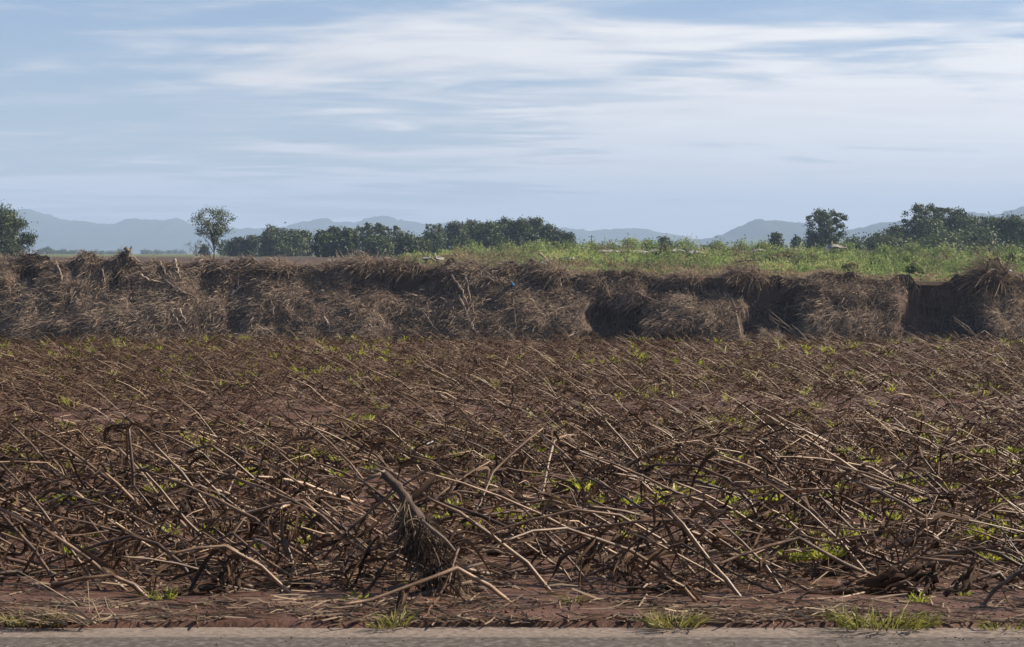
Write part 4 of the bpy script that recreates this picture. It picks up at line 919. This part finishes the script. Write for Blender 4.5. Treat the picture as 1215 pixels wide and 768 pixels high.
tuft(1095, 738, .09, 50, .03, .08, 'low creeping grass right of the biggest tuft', 7, .55)
tuft(1195, 742, .12, 60, .03, .06, 'low creeping grass on the road edge at the right edge', 8, .6)
tuft(40, 738, .14, 90, .05, .12, 'yellow green grass under the straw clump at the left', 9, .45)
tuft(680, 718, .05, 24, .03, .08, 'tiny green tuft on the mud right of the debris bundle', 10, .7)
tuft(420, 718, .035, 14, .03, .07, 'tiny green sprout on the mud left of the debris bundle', 11, .9)
def straw_clump():
    r = np.random.RandomState(9); p = ground_pt(75, 740, .03); p[2] = gz(p[0], p[1])
    root = empty('straw_clump', p, 'clump of long pale straw lying on the road edge at the left', 'straw')
    n = 60; e = np.stack([r.uniform(-.10, .16, n), r.uniform(-.06, .05, n), r.uniform(0, .02, n)], -1)
    az = r.normal(2.75, .35, n); el = r.uniform(.15, .7, n); ln = r.uniform(.12, .38, n)[:, None]
    d = np.stack([np.cos(el) * np.cos(az), .35 * np.sin(az), np.sin(el)], -1)
    P = np.stack([e + d * ln * t + np.array([0, 0, -.35]) * ln * t * t for t in (0, .3, .6, 1)], 1); P[..., 2] = np.maximum(P[..., 2], .004)
    b = Bag(); b.add(*ribbons(P, r.uniform(.0015, .0036, n)[:, None] * np.array([[1, 1, .9, .4]]), r.uniform(0, 3, n)), np.repeat(np.clip(r.normal(.75, .2, n), 0, 1), 8)); b.out('straw', M['straw'], root, False)
    hero = [([(110, 741), (88, 716), (55, 696), (18, 676)], .0042), ([(100, 742), (80, 720), (50, 697), (20, 682)], .0034), ([(118, 738), (106, 748 - 22), (104, 690)], .0026), ([(137, 731), (128, 722), (124, 708)], .003), ([(112, 744), (122, 737), (133, 730)], .0032), ([(119, 735), (110, 715), (88, 700)], .003)]
    for pts, rr in hero:
        Q = np.array([at(a, b_, p[1] + .02 * i) for i, (a, b_) in enumerate(pts)]) - p
        Q[:, 2] = np.maximum(Q[:, 2], .003); b = Bag(); b.add(*tubes(Q[None], np.linspace(rr, rr * .6, len(Q))[None], 5), .9); b.out('stem', M['straw'], root)
straw_clump()

# ---------------------------------------------------------------- debris bundle in the centre
def debris_bundle():
    r = np.random.RandomState(17); p = ground_pt(505, 712); p[2] = gz(p[0], p[1]); Y = p[1]
    root = empty('debris_bundle', p, 'dark bundle of flood debris wrapped round a broken leaning trunk, centre of the near edge', 'debris')
    def path(pts, dys): return np.array([at(a, b_, Y + d) for (a, b_), d in zip(pts, dys)]) - p
    Q = path([(548, 712), (528, 672), (505, 632), (487, 600), (472, 578), (455, 562)], [0, .02, .04, .06, .08, .1])
    tt = np.linspace(0, 5, 21); Q = np.stack([np.interp(tt, np.arange(6), Q[:, k]) for k in range(3)], -1)
    b = Bag(); b.add(*tubes(Q[None], (np.interp(tt, [0, 3, 5], [.030, .027, .022]) * (1 + .13 * r.normal(0, 1, 21)))[None], 9), .02); b.out('trunk', M['wood'], root)
    for k in range(5):   # splintered end
        d = np.array([-.03 - .03 * r.uniform(), r.normal(0, .02), .02 * r.normal() + .01]); e = Q[-1] + r.normal(0, .010, 3)
        b = Bag(); b.add(*tubes(np.stack([e - d * .3, e + d * .6, e + d * 1.3])[None], np.array([[.008, .006, .001]]), 4), .5); b.out('splinter', M['wood'], root)
    for pts, rr in (([(452, 562), (440, 566), (432, 571)], .009), ([(500, 618), (528, 640), (545, 660), (560, 668)], .010), ([(460, 700), (500, 690), (545, 676), (575, 668)], .014), ([(478, 712), (520, 700), (560, 690)], .016)):
        q = path(pts, [-.05] * len(pts)); b = Bag(); b.add(*tubes(q[None], np.linspace(rr, rr * .5, len(q))[None], 6), .3); b.out('branch', M['wood'], root)
    # wrapped dark fibres hanging down
    n = 1500; t = r.uniform(.05, .62, n); ax = np.stack([np.interp(t * 20 + 0, np.arange(21), Q[:, k]) for k in range(3)], -1)
    ax = np.stack([np.interp((.05 + t * .95) * 20 * .8, np.arange(21), Q[:, k]) for k in range(3)], -1)
    a = r.uniform(0, 2 * np.pi, n); rad = r.uniform(.015, .10, n) * (1.15 - .5 * t)
    s0 = ax + np.stack([np.cos(a) * rad - .035, np.sin(a) * rad, .02 + 0 * a], -1)
    dirn = unit(np.stack([r.normal(.05, .8, n), r.normal(0, .7, n), r.normal(-.45, .7, n)], -1)); ln = r.uniform(.04, .14, n)[:, None]
    P = np.stack([s0 + dirn * ln * u + np.array([0, 0, -.5]) * ln * u * u for u in (0, .4, .7, 1)], 1); P[..., 2] = np.maximum(P[..., 2], .005)
    b = Bag(); b.add(*ribbons(P, r.uniform(.0012, .0042, n)[:, None] * np.array([[1, 1, .8, .3]]), r.uniform(0, 3, n)), np.repeat(np.clip(r.normal(.12, .16, n), 0, 1), 8)); b.out('fibres', M['straw'], root, False)
    n = 70; s0 = Q[13] + r.normal(0, .016, (n, 3)); dirn = unit(np.stack([r.normal(-.15, .28, n), r.normal(-.3, .3, n), r.normal(-.9, .2, n)], -1)); ln = r.uniform(.08, .24, n)[:, None]
    P = np.stack([s0 + dirn * ln * u for u in (0, .4, .7, 1)], 1); b = Bag(); b.add(*ribbons(P, r.uniform(.0012, .0035, n)[:, None] * np.array([[1, 1, .8, .3]]), r.uniform(0, 3, n)), np.repeat(np.clip(r.normal(.55, .2, n), 0, 1), 8)); b.out('pale_fibres', M['straw'], root, False)
debris_bundle()
def leaf_pile(pts, n, lab, seed, tone=.15, name='leaf_pile', width=.03, ln=.4, sag=.12):
    """a slumped bundle of long dead leaves between photo points on one depth"""
    r = np.random.RandomState(seed); p = ground_pt(*pts[0]); p[2] = gz(p[0], p[1]); root = empty(name, p, lab, 'dead leaves', 'slumped piles of dead leaves')
    Q = np.array([at(a, b_, p[1] + .04 * i) for i, (a, b_) in enumerate(pts)]) - p; Q[:, 2] = np.maximum(Q[:, 2], .01)
    for k in range(n):
        o = r.normal(0, .03, 3); t0, t1 = sorted(r.uniform(0, 1, 2)); t1 = min(1, max(t1, t0 + .45)); tt = np.linspace(t0, t1, 7) * (len(Q) - 1)
        P = np.stack([np.interp(tt, np.arange(len(Q)), Q[:, c]) for c in range(3)], -1) + o + r.normal(0, .008, (7, 3))
        P[:, 2] = np.maximum(P[:, 2], .006); w = width * r.uniform(.4, 1.1) * np.interp(np.linspace(0, 1, 7), [0, .3, .7, 1], [.5, 1, .8, .1])
        v, f = ribbons(P[None], w[None], np.array([r.uniform(0, 3.1)]) + np.linspace(0, 1, 7)[None] * r.normal(0, .8), .4)
        mesh('leaf', v, f, M['leaf'], root, np.full(len(v), np.clip(tone + r.normal(0, .15), 0, 1)))
leaf_pile([(985, 712), (1040, 700), (1080, 686), (1108, 672)], 22, 'long dark slumped leaf pile above the biggest grass tuft', 1, .2, width=.022)
leaf_pile([(1098, 716), (1104, 696), (1106, 676)], 10, 'dark hanging leaf bundle at the right end of the leaf pile', 2, .12, width=.022)
leaf_pile([(745, 705), (746, 685), (747, 660), (750, 652)], 9, 'upright hanging brown leaf bundle under the bent knee stalk', 3, .3, width=.02)
leaf_pile([(686, 700), (692, 672), (702, 640), (703, 628)], 8, 'narrow hanging leaf bundle left of the upright one', 4, .2, width=.016)
leaf_pile([(430, 672), (432, 650), (434, 625)], 8, 'hanging brown leaves left of the debris bundle', 5, .35, width=.02)
leaf_pile([(275, 712), (277, 690), (280, 668), (274, 652)], 10, 'dark leaves hanging under the thick snapped stalk', 6, .2, width=.018)
leaf_pile([(200, 708), (235, 702), (262, 688), (275, 672)], 12, 'dark leaf heap on the mud left of the thick snapped stalk', 7, .12, width=.02)
leaf_pile([(470, 712), (510, 700), (550, 694), (580, 690)], 12, 'dark leaf heap at the foot of the debris bundle', 8, .08, width=.02)
leaf_pile([(1130, 714), (1142, 694), (1155, 672), (1160, 660)], 12, 'dark leaf bundle leaning near the right edge', 9, .15, width=.02)
leaf_pile([(156, 606), (152, 570), (150, 540), (151, 515)], 5, 'dark leaves hanging on the upright broken stalk', 10, .4, width=.009)
leaf_pile([(960, 690), (985, 672), (1010, 655), (1045, 640)], 12, 'dark leaf bundle slanting up behind the long leaf pile', 11, .2, width=.02)
leaf_pile([(800, 650), (845, 640), (868, 628)], 9, 'dark curled leaf bundle above the middle grass tuft', 12, .15, width=.022)

# clods and crumbs of mud on the verge, grit washed onto the road
def clods():
    r = np.random.RandomState(61)
    bv = np.array([(1, 0, 0), (-1, 0, 0), (0, 1, 0), (0, -1, 0), (0, 0, 1), (0, 0, -.4), (.7, .7, .5), (-.7, .6, .5), (.6, -.7, .5), (-.6, -.7, .45)], float)
    bf = np.array([(6, 4, 0), (2, 4, 6), (7, 4, 2), (1, 4, 7), (9, 4, 1), (3, 4, 9), (8, 4, 3), (0, 4, 8), (0, 2, 6), (2, 1, 7), (1, 3, 9), (3, 0, 8), (2, 0, 5), (1, 2, 5), (3, 1, 5), (0, 3, 5)])
    def put(name, n, y0, y1, smin, smax, mat, lab, cat, pw, clump, onroad):
        y = y0 + r.uniform(0, 1, n) ** pw * (y1 - y0); x = r.uniform(-1, 1, n) * (y * .29 + .3)
        k = r.uniform(0, 1, n) < sstep(fbm(x * 1.7, y * 4, clump, 3), .40, .62) + .06; x, y = x[k], y[k]; n = len(x)
        z = np.full(n, .0) if onroad else gz(x, y)
        s = (smin + (smax - smin) * r.uniform(0, 1, n) ** 3)[:, None, None]
        V = bv[None] * s * r.uniform(.6, 1.3, (n, 10, 1)) * np.stack([r.uniform(.7, 1.5, n), r.uniform(.7, 1.3, n), r.uniform(.45, .8, n)], -1)[:, None, :] + np.stack([x, y, z + s[:, 0, 0] * .15], -1)[:, None, :]
        f = (bf[None] + (np.arange(n) * 10)[:, None, None]).reshape(-1, 3)
        tag(mesh(name, V.reshape(-1, 3), f, mat, None, np.repeat(r.uniform(.2, .8, n), 10), smooth=False), lab, cat, kind='stuff')
    put('mud_clods', 3200, 9.02, 9.6, .002, .013, M['soil'], 'crumbs and clods of reddish mud along the road edge', 'mud clods', 1.3, 81, False)
    put('grit', 1500, 8.35, 9.02, .0012, .0065, M['soil'], 'dark grit and dirt crumbs washed onto the road edge', 'grit', .45, 82, True)
clods()

# litter items
def scrap(px, py, s, lab, mat, seed):
    r = np.random.RandomState(seed); p = ground_pt(px, py); p[2] = gz(p[0], p[1]) + .16
    g = np.linspace(-.5, .5, 7); gx, gy = np.meshgrid(g, g); zz = s * .7 * (fbm(gx * 3 + seed, gy * 3, seed, 3) - .2)
    v1, f1 = grid(gx * s * 1.4, gy * s, zz); b = Bag(); b.add(v1, f1); b.add(v1 - (0, 0, .002), [f1[0][:, ::-1]])
    o = b.out('paper_scrap', M[mat], None, False); o.location = tuple(p); tag(o, lab, 'litter')
scrap(511, 553, .055, 'small white scrap caught in the stalks behind the debris bundle', 'white', 3)

# ---------------------------------------------------------------- haze
def haze():
    V = np.array([(x, y, z) for z in (-8.5, 330.0) for y in (-6500, 12500) for x in (-13000, 13000)], float)
    Fq = np.array([(0, 2, 3, 1), (4, 5, 7, 6), (0, 1, 5, 4), (2, 6, 7, 3), (0, 4, 6, 2), (1, 3, 7, 5)])
    m = bpy.data.materials.new('haze_air'); m.use_nodes = True; t = m.node_tree; t.nodes.clear()
    out = nd(t, 'ShaderNodeOutputMaterial'); pv = nd(t, 'ShaderNodeVolumePrincipled')
    pv.inputs['Color'].default_value = (0.50, 0.68, 0.96, 1); pv.inputs['Density'].default_value = 0.00019; pv.inputs['Anisotropy'].default_value = 0.0
    t.links.new(pv.outputs[0], out.inputs['Volume'])
    tag(mesh('haze', V, Fq, m, smooth=False), 'thin blue morning haze lying over the plain', 'haze', kind='stuff')
haze()

# ---------------------------------------------------------------- things that share a description: tell them apart by their place in the row
def tell_apart():
    by = {}
    for o in scene.objects:
        if o.parent is None and 'label' in o and 'category' in o: by.setdefault(o['label'], []).append(o)
    words = ['leftmost', 'second from left', 'third from left', 'fourth from left', 'fifth from left', 'sixth from left', 'seventh from left', 'eighth from left', 'ninth from left', 'tenth from left']
    words += ['%s from left' % w for w in 'eleventh twelfth thirteenth fourteenth fifteenth sixteenth seventeenth eighteenth nineteenth twentieth'.split()] + ['twenty-first from left', 'twenty-second from left', 'twenty-third from left']
    for lab, os_ in by.items():
        if len(os_) < 2: continue
        os_.sort(key=lambda o: o.location[0] / max(o.location[1], 1))
        for i, o in enumerate(os_):
            w = 'rightmost' if i == len(os_) - 1 else words[min(i, len(words) - 1)]
            o['label'] = lab + ', ' + w
tell_apart()
